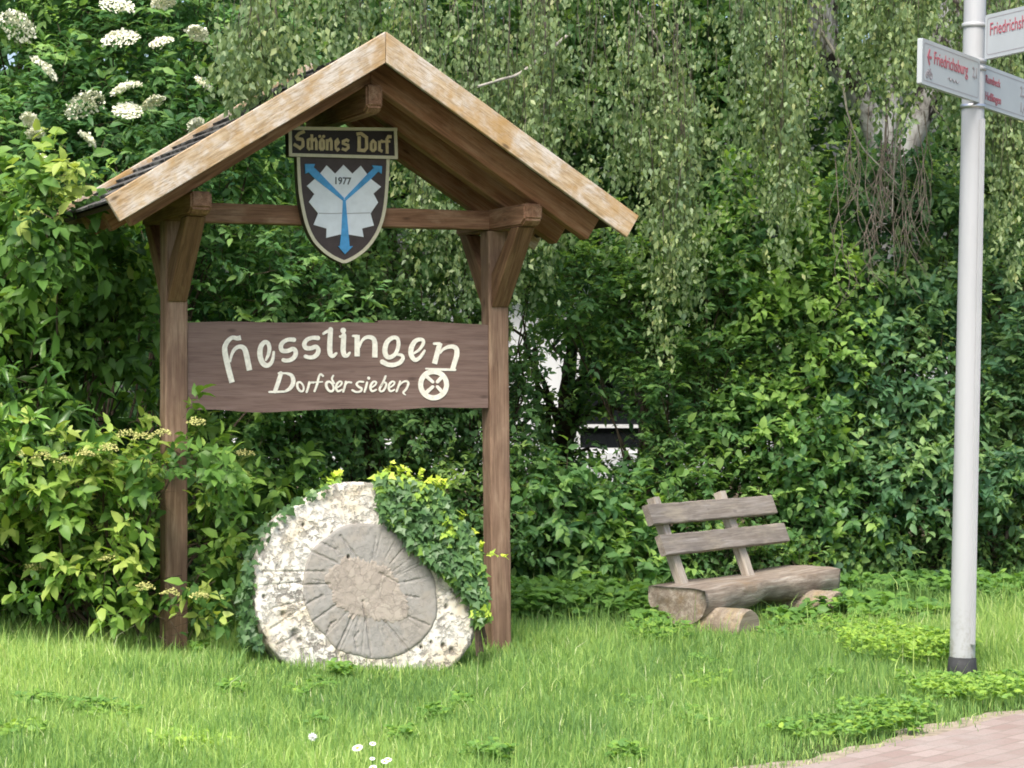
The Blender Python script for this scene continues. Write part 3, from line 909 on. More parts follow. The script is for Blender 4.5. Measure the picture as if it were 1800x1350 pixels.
jag = np.array([mnoise.noise(Vector((math.cos(t) * 4, math.sin(t) * 4, 1.0))) + 0.6 * mnoise.noise(Vector((math.cos(t) * 14, math.sin(t) * 14, 4.0))) for t in th])
r_out = r_out + 0.012 * jag; r_in = r_in + 0.006 * np.roll(jag, 150); r_core = r_core + 0.03 * np.roll(jag, 300)
grooves = [((495, 570), (650, 640)), ((450, 690), (570, 690)), ((445, 770), (600, 765)), ((470, 880), (560, 835)), ((505, 985), (640, 890)), ((650, 1150), (740, 950)), ((850, 1190), (820, 970)), ((765, 1150), (752, 1080)), ((752, 1080), (775, 1050)), ((585, 1065), (612, 1000)), ((612, 1000), (640, 985)), ((560, 520), (640, 560)), ((670, 480), (765, 605)), ((930, 985), (1080, 1165)), ((1060, 835), (1130, 845)), ((1075, 960), (1195, 1010)),
           ((180, 692), (450, 690)), ((190, 775), (440, 755)), ((655, 300), (690, 410)), ((400, 480), (490, 560)), ((260, 1030), (480, 880)), ((280, 905), (460, 862)), ((300, 1125), (420, 1060)), ((1060, 1160), (1130, 1300)), ((1240, 850), (1330, 800)),
           ((820, 980), (800, 870)), ((1010, 760), (900, 700))]
GR = [(np.array(on_stone(a)), np.array(on_stone(b))) for a, b in grooves]
for k in range(26):                                         # finer tooling between the main furrows
    a_ = rng.uniform(0, 2 * np.pi); e_ = np.array([math.cos(a_), math.sin(a_)])
    ri, rc = np.interp(a_, th % (2 * np.pi), r_in, period=2 * np.pi), np.interp(a_, th % (2 * np.pi), r_core, period=2 * np.pi)
    GR.append((cen + e_ * (rc + (ri - rc) * rng.uniform(0.0, 0.25)), cen + e_ * (rc + (ri - rc) * rng.uniform(0.55, 0.98))))
holes = [(330, 945, 0.013), (400, 1060, 0.022), (430, 1100, 0.016), (715, 605, 0.009), (1280, 1130, 0.012), (1330, 1160, 0.013), (1210, 1110, 0.008), (1300, 900, 0.012), (1150, 1140, 0.008), (215, 840, 0.01), (450, 415, 0.008)]
HO = [(np.array(on_stone(h[:2])), h[2]) for h in holes]
def relief(P, depth):  # height change, plus the mask for the painted groove shade
    d = np.zeros(len(P)); dirt = np.zeros(len(P))
    for k_, (a, b) in enumerate(GR):
        fine = 0.4 if k_ >= len(grooves) else 1.0
        ab = b - a
        t = np.clip(((P - a) @ ab) / (ab @ ab), 0, 1)
        q = a + t[:, None] * ab
        wob_ = 0.004 * np.sin(t * 17 + a[0] * 50)
        dist = np.abs(np.linalg.norm(P - q, axis=1) + wob_ * 0.6)
        g = fine * np.exp(-(dist / (0.0065 if fine == 1 else 0.005)) ** 2)
        d -= depth * g; dirt = np.maximum(dirt, g * (0.06 + 0.16 * (0.5 + 0.5 * np.sin(t * 9 + a[1] * 40))))  # painted groove shade varies along each furrow
    for c, r in HO:
        dist = np.linalg.norm((P - c) * np.array([1, 0.8]), axis=1)
        g = np.exp(-(dist / r) ** 3)
        d -= 0.02 * g; dirt = np.maximum(dirt, g * 0.6)  # holes get painted shade too
    return d, dirt
def nz(P, s, k): return np.array([mnoise.noise(Vector((p[0] * s, p[1] * s, k))) for p in P])
def ring(name, ra, rb, y0, rough, mat, parent, depth, nr=26, side=None, round_edge=0.0):
    n = len(th)
    rows, dr = [], []
    for k in range(nr + 1):
        f = k / nr
        r = ra * (1 - f) + rb * f
        P = cen[None] + np.stack([np.cos(th), np.sin(th)], 1) * r[:, None]
        h, dirt = relief(P, depth)
        y = -y0 - (rough * nz(P, 9, 2.0) + 0.5 * rough * nz(P, 31, 5.0)) - h
        if round_edge: y += round_edge * max(0, (f - 0.9) / 0.1) ** 2
        rows.append(np.stack([P[:, 0], y, P[:, 1]], 1)); dr.append(dirt)
    if side:
        for (yy, sc) in side:
            r = rb * sc
            P = cen[None] + np.stack([np.cos(th), np.sin(th)], 1) * r[:, None]
            j = 0.012 * np.array([mnoise.noise(Vector((p[0] * 12, yy * 30, p[1] * 12))) for p in P])
            rows.append(np.stack([P[:, 0] * (1 + j), yy + j * 0.4, P[:, 1] * (1 + j)], 1)); dr.append(np.full(n, 0.25))  # edge and back carry one even darker tone
    V = np.concatenate(rows)
    m = len(rows)
    i = np.arange(m - 1)[:, None] * n; j = np.arange(n)[None]; j2 = (j + 1) % n
    q = np.stack([i + j, i + j2, i + n + j2, i + n + j], -1).reshape(-1, 4)
    return link(name, np_mesh(name, V, [q], {'dirt': np.concatenate(dr)}, smooth=True), mat, parent)
ring('outer_ring', r_in * 0.97, r_out, 0.0, 0.006, M['stone_outer'], stone, 0.006, 50, [(0.02, 1.006), (0.08, 1.012), (0.14, 1.008), (0.21, 0.99), (0.215, 0.4)], 0.012)
ring('inner_disc', r_core * 0.90, r_in, 0.009, 0.003, M['stone_inner'], stone, 0.007, 44, [(0.012, 1.0)], 0.008)
ring('core', r_core * 0.0 + 0.002, r_core, 0.012, 0.004, M['stone_core'], stone, 0.007, 44, [(0.01, 1.0)], 0.003)

# ------------------------------------------------------------------ log bench
PH = R(55)
bu, bf = Vector((math.cos(PH), math.sin(PH), 0)), Vector((math.sin(PH), -math.cos(PH), 0))
C0 = Vector((1.066, 14.7, 0))
gb = gz(1.3)
bench = thing('log_bench', 'grey weathered log bench with two backrest planks standing in the grass before the hedge', 'bench')
RISE = 0.018
bench.matrix_world = basis((bu + Vector((0, 0, RISE))).normalized(), -bf, Vector((0, 0, 1)), C0)
# local: x along the bench, y to the back, z up
def half_log():
    nseg, npr = 46, 30
    rows = []
    for i in range(nseg + 1):
        s = i / nseg * 1.9
        t = i / nseg
        wf = 0.215 - 0.03 * math.sin(t * math.pi) + 0.012 * math.sin(t * 9)
        wb_ = 0.21 + 0.01 * math.sin(t * 7 + 1)
        dp = 0.245 - 0.055 * math.exp(-((t - 0.5) / 0.2) ** 2) - 0.02 * t
        top = 0.24 + 0.006 * math.sin(t * 8)
        row = []
        for k in range(npr):
            f = k / npr
            if f < 0.3:                           # flat top, from back to front
                g = f / 0.3
                y = wb_ - (wb_ + wf) * g; z = top - 0.012 * max(0, g - 0.75) * 4 * 1.0
                z += 0.007 * mnoise.noise(Vector((s * 3, y * 9, 0)))
            else:
                a = (f - 0.3) / 0.7 * math.pi      # underside, front to back
                y = -math.copysign(abs(math.cos(a)) ** 0.85, math.cos(a)) * (wf if math.cos(a) > 0 else wb_)
                z = top - 0.015 - (dp - 0.015) * math.sin(a) ** (0.75 - 0.25 * t)
                q = Vector((s * 2.2, y * 5, z * 5))
                d = 0.022 * mnoise.noise(q) + 0.010 * mnoise.noise(q * 3.1)
                y += d; z += d * 0.6
            if i in (0, nseg): y *= 0.98; z = top - (top - z) * 0.98
            row.append((s, y, z))
        rows.append(row)
    V = np.array(rows).reshape(-1, 3)
    n = npr; m = nseg + 1
    i = np.arange(m - 1)[:, None] * n; j = np.arange(n)[None]; j2 = (j + 1) % n
    q = np.stack([i + j, i + j2, i + n + j2, i + n + j], -1).reshape(-1, 4)
    caps = np.stack([np.arange(n)[::-1], np.arange(n) + (m - 1) * n])
    # end faces as rough fans of rings
    extra, quads, tris = [], [], []
    base = len(V)
    for e, ring_ in ((0, np.arange(n)), (1, np.arange(n) + (m - 1) * n)):
        c = V[ring_].mean(0)
        prev = ring_
        for k, sc in enumerate((0.75, 0.5, 0.25)):
            P = c + (V[ring_] - c) * sc
            P[:, 0] += (-1 if e == 0 else 1) * (0.004 + 0.010 * np.array([mnoise.noise(Vector((p[1] * 14, p[2] * 14, 7))) for p in P]))
            cur = base + len(extra) + np.arange(n)
            extra.extend(P.tolist())
            quads.append(np.stack([prev, np.roll(prev, -1), np.roll(cur, -1), cur], -1)); prev = cur
        extra.append((c + np.array([0.0, 0, 0])).tolist())
        ci = base + len(extra) - 1
        tris.append(np.stack([prev, np.roll(prev, -1), np.full(n, ci)], -1))
    V = np.concatenate([V, np.array(extra)])
    return np_mesh('seat', V, [np.concatenate([q] + quads), np.concatenate(tris)], smooth=True)
seat = link('seat', half_log(), M['log'], bench)
def round_log(y0, y1, x, z, r):
    bm = bmesh.new()
    n, mseg = 20, 12
    rings = []
    for i in range(mseg + 1):
        t = [0, 0.02, 0.06, 0.15, 0.28, 0.4, 0.5, 0.6, 0.72, 0.85, 0.94, 0.98, 1.0][i]
        y = y0 + (y1 - y0) * t
        e = 1.0 if 1 < i < mseg - 1 else (0.985 if i in (1, mseg - 1) else 0.93)
        rings.append([bm.verts.new((x + e * r * math.cos(a) * (1 + 0.06 * mnoise.noise(Vector((math.cos(a) * 2, math.sin(a) * 2, y * 5 + x)))), y, z + e * 0.9 * r * math.sin(a) * (1 + 0.06 * mnoise.noise(Vector((math.cos(a) * 2, 3 + math.sin(a) * 2, y * 5)))))) for a in np.linspace(0, 2 * math.pi, n, endpoint=False)])
    for a, b in zip(rings, rings[1:]):
        for i in range(n): bm.faces.new((a[i], a[(i + 1) % n], b[(i + 1) % n], b[i]))
    bm.faces.new(rings[0]); bm.faces.new(rings[-1][::-1])
    return link('support_log', bm_mesh('support_log', bm), M['round_log'], bench)
round_log(-0.44, 0.30, 0.17, -0.025, 0.15)
round_log(-0.40, 0.30, 1.50, -0.01, 0.14)
for x in (0.24, 1.12):
    beam_between('back_post', (x, 0.085, 0.20), (x - 0.01, 0.315, 0.80), 0.085, 0.06, M['pale_wood'], bench, up=(0, -1, 0.35), seg=10, wob=0.003)
pu = Vector((0, -0.934, 0.358))
beam_between('back_plank', (0.0, 0.215, 0.70), (1.69, 0.215, 0.685), 0.138, 0.045, M['grey_wood'], bench, up=pu, seg=24, wob=0.002)
beam_between('back_plank', (0.035, 0.140, 0.502), (1.73, 0.140, 0.487), 0.138, 0.045, M['grey_wood'], bench, up=pu, seg=24, wob=0.002)

# ------------------------------------------------------------------ cycle direction signpost
SB = Vector((2.492, 12.6, gz(2.49)))
post = thing('signpost', 'white metal signpost with three white arrow boards and dark base at the right edge', 'signpost', SB, (0, R(1.1), 0))
def lathe(name, prof, mat, parent, seg=28, mtx=None):
    bm = bmesh.new(); rings = []
    for r, z in prof:
        rings.append([bm.verts.new((r * math.cos(a), r * math.sin(a), z)) for a in np.linspace(0, 2 * math.pi, seg, endpoint=False)])
    for a, b in zip(rings, rings[1:]):
        for i in range(seg): bm.faces.new((a[i], a[(i + 1) % seg], b[(i + 1) % seg], b[i]))
    bm.faces.new(rings[0][::-1]); bm.faces.new(rings[-1])
    return link(name, bm_mesh(name, bm, True), mat, parent, mtx)
lathe('pole', [(0.070, 0.095), (0.0705, 0.098), (0.070, 0.13), (0.063, 3.0), (0.060, 4.1), (0.058, 4.15), (0.01, 4.17)], M['pole_paint'], post)
lathe('base_sleeve', [(0.085, -0.1), (0.083, 0.02), (0.075, 0.094)], M['sleeve'], post)
bm = bmesh.new()
bmesh.ops.create_cube(bm, size=1, matrix=Matrix.Translation((0.041, -0.066, 1.62)) @ Matrix.Rotation(R(32), 4, 'Z') @ Matrix.Diagonal((0.020, 0.030, 2.9, 1)))
bmesh.ops.bevel(bm, geom=bm.edges[:], offset=0.004, segments=2, affect='EDGES')
link('cable_rail', bm_mesh('cable_rail', bm), M['white_metal'], post)
for z in (3.13, 3.34, 3.58, 3.38):
    lathe('clamp', [(0.066, z), (0.070, z + 0.002), (0.070, z + 0.022), (0.066, z + 0.024)], M['steel'] if z < 3.2 else M['white_metal'], post)
def panel(start, dirv, Lp, z0, z1, flip, lines):
    """board from the pole outwards; texts laid on the face seen from the path"""
    d = Vector((dirv[0], dirv[1], 0)).normalized()
    xax = -d if flip else d                       # reading direction on the visible face
    yax = Vector((0, 0, 1))
    nrm_ = xax.cross(yax)                         # towards the reader
    o = Vector((start[0], start[1], 0)) - SB
    o.z = 0
    p0 = o + (d * Lp if flip else Vector((0, 0, 0)))
    zb = z0 - SB.z
    h = z1 - z0
    Mx = basis(xax, yax, nrm_, p0 + Vector((0, 0, zb)))
    bm = bmesh.new()
    t = 0.014
    def rr(w0, w1, h0, h1, r, n=4):
        out = []
        for cx, cy, a0 in ((w1 - r, h1 - r, 0), (w0 + r, h1 - r, 90), (w0 + r, h0 + r, 180), (w1 - r, h0 + r, 270)):
            for k in range(n + 1):
                a = R(a0 + 90 * k / n); out.append((cx + r * math.cos(a), cy + r * math.sin(a)))
        return out
    prof = rr(0, Lp, 0, h, 0.008)
    a = [bm.verts.new((p[0], p[1], t)) for p in prof]; b = [bm.verts.new((p[0], p[1], -t)) for p in prof]
    bm.faces.new(a); bm.faces.new(b[::-1]); n = len(prof)
    for i in range(n): bm.faces.new((a[i], b[i], b[(i + 1) % n], a[(i + 1) % n]))
    pan = link('sign_board', bm_mesh('sign_board', bm), M['sign_face'], post, Mx)
    # printed border line
    bm = bmesh.new()
    outl, inl = rr(0.020, Lp - 0.02, 0.020, h - 0.02, 0.018), rr(0.0235, Lp - 0.0235, 0.0235, h - 0.0235, 0.015)
    a = [bm.verts.new((p[0], p[1], t + 0.001)) for p in outl]; b = [bm.verts.new((p[0], p[1], t + 0.001)) for p in inl]
    for i in range(n): bm.faces.new((a[i], a[(i + 1) % n], b[(i + 1) % n], b[i]))
    link('border_line', bm_mesh('border_line', bm), M['line_ink'], pan)
    # aluminium edge on the free end
    for kind, args in lines:
        if kind == 'text':
            body, x, y, size, m, xs_ = args
            text_mesh('lettering', body, size, M[m], pan, Matrix.Translation((x, y, t + 0.0022)), xs_, 0.0008)
        elif kind == 'arrow':
            x, y, s, sg, m = args
            q = Strokes(0, 0.002)
            q.stroke([(x + sg * s * 0.62, y + s), (x, y), (x + sg * s * 0.62, y - s)], s * 0.34, sharp=True, cap=False)
            q.stroke([(x + sg * s * 0.1, y), (x + sg * s * 1.25, y)], s * 0.34, cap=False)
            me = bm_mesh('arrow', q.bm)
            link('arrow', me, M[m], pan, basis(Vector((1, 0, 0)), Vector((0, 0, -1)), Vector((0, 1, 0)), Vector((0, 0, t + 0.0005))))
        elif kind == 'bike':
            x, y, s, m = args
            q = Strokes(0, 0.002)
            for c in (-1, 1):
                q.stroke([(x + c * s + 0.62 * s * math.cos(a), y + 0.62 * s * math.sin(a)) for a in np.linspace(0, 2 * math.pi, 14, endpoint=False)], s * 0.17, closed=True)
            q.stroke([(x - s, y), (x - 0.45 * s, y + 0.95 * s), (x + 0.55 * s, y + 0.95 * s), (x, y), (x - s, y)], s * 0.16, sharp=True, cap=False)
            q.stroke([(x, y), (x - 0.55 * s, y + 1.2 * s)], s * 0.16, cap=False)
            q.stroke([(x + s, y), (x + 0.5 * s, y + 1.35 * s), (x + 0.8 * s, y + 1.4 * s)], s * 0.16, sharp=True, cap=False)
            link('bicycle_symbol', bm_mesh('bicycle_symbol', q.bm), M[m], pan, basis(Vector((1, 0, 0)), Vector((0, 0, -1)), Vector((0, 1, 0)), Vector((0, 0, t + 0.0005))))
        elif kind == 'scribble':
            x, y = args
            q = Strokes(0, 0.002)
            q.stroke([(x + 0.018 * k, y + 0.008 * math.sin(k * 2.3) - 0.0005 * k) for k in range(10)], [0.003, 0.006, 0.003, 0.007, 0.003, 0.006, 0.004, 0.006, 0.003, 0.003])
            link('scribble', bm_mesh('scribble', q.bm), M['line_ink'], pan, basis(Vector((1, 0, 0)), Vector((0, 0, -1)), Vector((0, 1, 0)), Vector((0, 0, t + 0.0005))))
    return pan, nrm_
panel((2.500, 12.535), (-0.442, -0.70), 0.83, 3.098, 3.336, True,
      [('arrow', (0.075, 0.150, 0.040, 1, 'red_ink')), ('text', ('Friedrichsburg', 0.155, 0.122, 0.098, 'red_ink', 0.86)), ('text', ('2,1', 0.715, 0.125, 0.085, 'line_ink', 0.75)), ('bike', (0.095, 0.055, 0.026, 'line_ink')), ('scribble', (0.36, 0.072))])
panel((2.545, 12.655), (0.436, 0.70), 1.0, 3.090, 3.328, False,
      [('text', ('Rumbeck', 0.03, 0.138, 0.066, 'red_ink', 0.95)), ('text', ('Heßlingen', 0.03, 0.045, 0.066, 'red_ink', 0.95)), ('text', ('2,3', 0.60, 0.132, 0.085, 'line_ink', 0.9)), ('text', ('1,4', 0.60, 0.04, 0.085, 'line_ink', 0.9)), ('arrow', (0.90, 0.150, 0.040, -1, 'red_ink')), ('bike', (0.86, 0.055, 0.026, 'line_ink'))])
panel((2.545, 12.515), (0.40, -0.914), 0.85, 3.332, 3.575, False,
      [('text', ('Friedrichshagen', 0.045, 0.125, 0.100, 'red_ink', 0.72)), ('arrow', (0.80, 0.150, 0.040, -1, 'red_ink'))])

# ------------------------------------------------------------------ foliage machinery
T_LEAF = (np.array([[0, 0, 0], [0.34, 0, 0.03], [0.68, 0, 0.01], [1, 0, -0.10], [0.30, 0.5, 0.10], [0.68, 0.38, 0.06], [0.30, -0.5, 0.10], [0.68, -0.38, 0.06]]),
          [(0, 6, 1), (1, 6, 7, 2), (2, 7, 3), (0, 1, 4), (1, 2, 5, 4), (2, 3, 5)])
T_SMALL = (np.array([[0, 0, 0], [0.42, -0.5, 0.08], [1, 0, -0.04], [0.42, 0.5, 0.08]]), [(0, 1, 2), (0, 2, 3)])
T_IVY = (np.array([[0, 0, 0], [-0.12, 0.30, 0.04], [0.22, 0.55, 0.03], [0.45, 0.26, 0.05], [1.0, 0, -0.05], [0.45, -0.26, 0.05], [0.22, -0.55, 0.03], [-0.12, -0.30, 0.04], [0.4, 0, 0.0]]),
         [(0, 8, 3, 2), (0, 2, 1), (8, 4, 3), (0, 6, 5, 8), (0, 7, 6), (8, 5, 4)])

def leaf_mesh(name, P, A, Nn, L, Wd, tint, tmpl, mat, parent=None, smooth=True):
    tv, tf = tmpl
    A = nrm(A); B = nrm(np.cross(Nn, A)); C = np.cross(A, B)
    n, k = len(P), len(tv)
    V = (P[:, None] + (tv[None, :, 0] * L[:, None])[..., None] * A[:, None]
         + (tv[None, :, 1] * Wd[:, None])[..., None] * B[:, None]
         + (tv[None, :, 2] * L[:, None])[..., None] * C[:, None])
    base = np.arange(n)[:, None] * k
    by = {}
    for f in tf: by.setdefault(len(f), []).append(base + np.array(f)[None])
    faces = [np.concatenate(v) for v in by.values()]
    return link(name, np_mesh(name, V.reshape(-1, 3), faces, {'tint': np.repeat(np.clip(tint, 0, 1), k)}, smooth), mat, parent)

def rdir(n):
    v = rng.normal(size=(n, 3)); return nrm(v)

def twig_leaves(O, D, Ln, per, out, droop=0.25, spread=0.9, upn=0.8, jitter=0.35, flat=False, tb=None):
    """leaf origins, axes, normals and tints along many twigs"""
    n = len(O)
    D = nrm(D)
    t = (np.arange(per)[None] + rng.uniform(0.1, 0.9, (n, per))) / per
    t = 0.1 + 0.9 * t
    P = O[:, None] + D[:, None] * (Ln[:, None] * t)[..., None]
    P[..., 2] -= droop * 0.5 * Ln[:, None] * t ** 2
    s = nrm(np.cross(D, np.array([0, 0, 1.0])) + 1e-4)
    m = np.cross(s, D)
    if flat: phi = (np.arange(per)[None] % 2) * np.pi + rng.normal(0, 0.35, (n, per))
    else: phi = (np.arange(per)[None] * 2.4) + rng.uniform(0, 6.28, (n, 1)) + rng.normal(0, 0.4, (n, per))
    rad = np.cos(phi)[..., None] * s[:, None] + np.sin(phi)[..., None] * m[:, None]
    A = D[:, None] * (0.35 + 0.5 * t)[..., None] + rad * spread + rng.normal(0, 0.25, (n, per, 3))
    A[..., 2] -= droop
    Nn = np.array([0, 0, upn]) + 0.45 * out[:, None] + rng.normal(0, jitter, (n, per, 3))
    base = tb if tb is not None else rng.uniform(0.2, 0.6, n)
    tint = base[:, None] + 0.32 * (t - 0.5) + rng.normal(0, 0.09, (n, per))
    return P.reshape(-1, 3), A.reshape(-1, 3), Nn.reshape(-1, 3), tint.ravel()

def blob_twigs(blobs, n_clump, per_clump, spread=0.16, front=0.7, shell=(0.55, 1.0), up=0.45):
    """clumps of twigs on the outside of ellipsoid blobs"""
    Os, Ds, outs, tb, cl = [], [], [], [], []
    vol = np.array([b[3] * b[5] + b[3] * b[4] * 0.3 for b in blobs]); vol = vol / vol.sum()
    for b, v in zip(blobs, vol):
        c, r = np.array(b[:3]), np.array(b[3:6])
        k = max(3, int(n_clump * v))
        d = rdir(k)
        flip = (d[:, 1] > 0) & (rng.random(k) < front)
        d[flip, 1] *= -1
        rr = rng.uniform(shell[0], shell[1], (k, 1)) ** 0.7
        cen_ = c + d * r * rr
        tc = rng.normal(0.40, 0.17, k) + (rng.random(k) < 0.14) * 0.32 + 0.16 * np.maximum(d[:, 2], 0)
        o = np.repeat(cen_, per_clump, 0) + rng.normal(0, spread, (k * per_clump, 3)) * np.array([1, 0.8, 0.9])
        od = np.repeat(d, per_clump, 0)
        dd = nrm(od * 0.7 + np.array([0, 0, up]) + rng.normal(0, 0.5, od.shape))
        Os.append(o); Ds.append(dd); outs.append(od); tb.append(np.repeat(tc, per_clump) + rng.normal(0, 0.07, k * per_clump) + np.clip((o - np.repeat(cen_, per_clump, 0)) @ np.array([0, -0.5, 0.8]) / spread * 0.11, -0.2, 0.3)); cl.append(cen_)  # young tips plus painted light: tint brightens upward and to the front
    return np.concatenate(Os), np.concatenate(Ds), np.concatenate(outs), np.concatenate(tb), np.concatenate(cl)

def keep_px(P, fn):
    """thin foliage where the hedge really has gaps; fn gives the chance to keep a twig"""
    x = CX + P[:, 0] / P[:, 1] * F_PX; y = HY - (P[:, 2] - EYE) / P[:, 1] * F_PX
    return rng.random(len(P)) < fn(x, y)

def curve(p0, p1, sag=0.0, n=8, wobble=0.04):
    p0, p1 = np.array(p0, float), np.array(p1, float)
    t = np.linspace(0, 1, n)[:, None]
    P = p0 * (1 - t) + p1 * t
    P[:, 2] += sag * np.sin(np.pi * t[:, 0])
    P[1:-1] += rng.normal(0, wobble, (n - 2, 3))
    return P

def shrub(name, label, cat, base, blobs, n_clump, per_clump, per, tw_len, leaf, mat, tmpl=T_LEAF, group=None, spread=0.16, droop=0.25, front=0.72, flat=False, stems=26, keep=None, up=0.45, tint_shift=0.0, upn=0.8, shell=(0.55, 1.0), stem_r=0.014, keep_leaf=None):
    root = thing(name, label, cat, base, group=group)
    b0 = np.array(base)
    O, D, out, tb, cl = blob_twigs(blobs, n_clump, per_clump, spread, front, shell, up)
    ok = O[:, 2] > ground_z(O[:, 0]) + 0.03
    if keep is not None: ok &= keep_px(O, keep)
    O, D, out, tb = O[ok], D[ok], out[ok], tb[ok]
    Ln = rng.uniform(0.6, 1.2, len(O)) * tw_len
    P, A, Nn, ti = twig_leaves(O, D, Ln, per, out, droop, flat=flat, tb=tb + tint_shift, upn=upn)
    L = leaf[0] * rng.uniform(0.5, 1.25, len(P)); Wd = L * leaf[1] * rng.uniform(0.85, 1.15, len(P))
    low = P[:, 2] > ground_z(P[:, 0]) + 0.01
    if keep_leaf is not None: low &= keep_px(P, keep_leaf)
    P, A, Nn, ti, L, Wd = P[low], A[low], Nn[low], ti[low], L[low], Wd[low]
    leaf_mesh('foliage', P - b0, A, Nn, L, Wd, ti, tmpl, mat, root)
    tb_ = Tubes()
    E = O + D * Ln[:, None] * 0.95; E[:, 2] -= droop * 0.5 * Ln
    tb_.twigs(O - D * 0.05 - b0, E - b0, 0.0028)
    pick = cl[rng.choice(len(cl), min(stems, len(cl)), replace=False)]
    for q in pick:
        s = np.array([rng.normal(0, 0.12), rng.normal(0, 0.08), -0.05])
        e = q - b0
        tb_.add(curve(s, e, 0.1, 9, 0.03), np.linspace(stem_r, 0.004, 9), 5)
    tb_.build('stems', M['stem'], root)
    return root, cl

# ------------------------------------------------------------------ house glimpsed through the hedge
HYY = 25.0
house = thing('house', 'white house glimpsed through the gap in the hedge behind the shelter', 'house', (1.0, HYY, gz(1.0)))
def box(name, x0, x1, y0, y1, z0, z1, mat, parent, bev=0.0):
    bm = bmesh.new()
    bmesh.ops.create_cube(bm, size=1, matrix=Matrix.Translation(((x0 + x1) / 2, (y0 + y1) / 2, (z0 + z1) / 2)) @ Matrix.Diagonal((x1 - x0, y1 - y0, z1 - z0, 1)))
    if bev: bmesh.ops.bevel(bm, geom=bm.edges[:], offset=bev, segments=2, affect='EDGES')
    return link(name, bm_mesh(name, bm), mat, parent)
def wall_with_holes(name, x0, x1, z0, z1, holes_, y0, y1, mat, parent):
    bm = bmesh.new()
    xs_ = sorted({x0, x1, *[h[0] for h in holes_], *[h[1] for h in holes_]}); zs_ = sorted({z0, z1, *[h[2] for h in holes_], *[h[3] for h in holes_]})
    for a, b in zip(xs_, xs_[1:]):
        for c, d in zip(zs_, zs_[1:]):
            if any(h[0] <= (a + b) / 2 <= h[1] and h[2] <= (c + d) / 2 <= h[3] for h in holes_): continue
            bmesh.ops.create_cube(bm, size=1, matrix=Matrix.Translation(((a + b) / 2, (y0 + y1) / 2, (c + d) / 2)) @ Matrix.Diagonal((b - a, y1 - y0, d - c, 1)))
    bmesh.ops.remove_doubles(bm, verts=bm.verts, dist=1e-5)
    seen = {}
    for f in bm.faces: seen.setdefault(tuple(sorted(v.index for v in f.verts)), []).append(f)
    bm.verts.index_update()
    seen = {}
    for f in bm.faces: seen.setdefault(frozenset(v.index for v in f.verts), []).append(f)
    bmesh.ops.delete(bm, geom=[f for fs in seen.values() if len(fs) > 1 for f in fs], context='FACES')
    return link(name, bm_mesh(name, bm), mat, parent)
wx0, wx1, wz0, wz1 = (1012 - 900) / 4000 * 25 - 1, (1142 - 900) / 4000 * 25 - 1, 0.90, 2.25
wall_with_holes('front_wall', -4.2, 3.8, 0.55, 3.2, [(wx0, wx1, wz0, wz1), (-3.2, -2.2, 1.0, 2.2)], 0, 0.3, M['plaster'], house)
box('side_wall', -4.2, -3.9, 0.302, 6.0, 0.55, 3.2, M['plaster'], house)
box('side_wall', 3.5, 3.8, 0.302, 6.0, 0.55, 3.2, M['plaster'], house)
box('plinth', -4.22, 3.82, -0.03, 6.02, -0.1, 0.548, M['plinth'], house)
for (a, b, c, d) in ((wx0, wx1, wz0, wz1), (-3.2, -2.2, 1.0, 2.2)):
    bm = bmesh.new()
    for (x0, x1, z0, z1) in ((a, a + 0.05, c, d), (b - 0.05, b, c, d), (a + 0.05, b - 0.05, c, c + 0.05), (a + 0.05, b - 0.05, d - 0.05, d), (a + 0.05, b - 0.05, c + 0.27, c + 0.31)):
        bmesh.ops.create_cube(bm, size=1, matrix=Matrix.Translation(((x0 + x1) / 2, 0.06, (z0 + z1) / 2)) @ Matrix.Diagonal((x1 - x0, 0.06, z1 - z0, 1)))
    w_ = link('window', bm_mesh('window', bm), M['white_frame'], house)
    box('pane', a + 0.05, b - 0.05, 0.08, 0.09, c + 0.05, d - 0.05, M['dark_glass'], w_)
bm = bmesh.new()
rp = [(-4.6, 3.15), (-0.2, 5.6), (4.2, 3.15), (4.2, 2.98), (-0.2, 5.4), (-4.6, 2.98)]
rp = [(-0.5, 3.15), (3.1, 5.3), (6.6, 3.15), (6.6, 3.0), (3.1, 5.12), (-0.5, 3.0)]
a = [bm.verts.new((-4.7, p[0], p[1])) for p in rp]; b = [bm.verts.new((4.3, p[0], p[1])) for p in rp]
bm.faces.new(a); bm.faces.new(b[::-1])
for i in range(6): bm.faces.new((a[i], b[i], b[(i + 1) % 6], a[(i + 1) % 6]))
link('roof', bm_mesh('roof', bm), M['roof_tile'], house)

# ------------------------------------------------------------------ left: viburnum in front, laurel, elder
def P3(x, y, Y): p = at(x, y, Y); return (p.x, p.y, p.z)
def blob(x, y, Y, rx, ry, rz): return (*P3(x, y, Y), rx, ry, rz)
shrub('dogwood_shrub', 'tall mid green broad leaved shrub left of the shelter, reaching over its roof corner', 'shrub', (-2.9, 14.2, gz(-2.9)),
    [blob(110, 450, 14.0, 0.60, 0.5, 0.40), blob(0, 400, 14.2, 0.4, 0.5, 0.40), blob(190, 560, 14.0, 0.36, 0.45, 0.34), blob(60, 570, 13.9, 0.40, 0.5, 0.26), blob(-90, 640, 13.8, 0.4, 0.5, 0.7),
     blob(50, 400, 12.95, 0.24, 0.14, 0.16), blob(100, 335, 13.0, 0.10, 0.1, 0.06), blob(90, 430, 12.9, 0.16, 0.12, 0.10)],
    120, 9, 8, 0.20, (0.105, 0.52), M['lf_viburnum'], spread=0.12, droop=0.6, front=0.78, stems=26, upn=0.75, tint_shift=-0.09, shell=(0.4, 1.05),
    keep=lambda x, y: np.where((x > 283) & (x < 335), 0.0, np.where((y > 650) & (x > 60), 0.1, 1.0)))
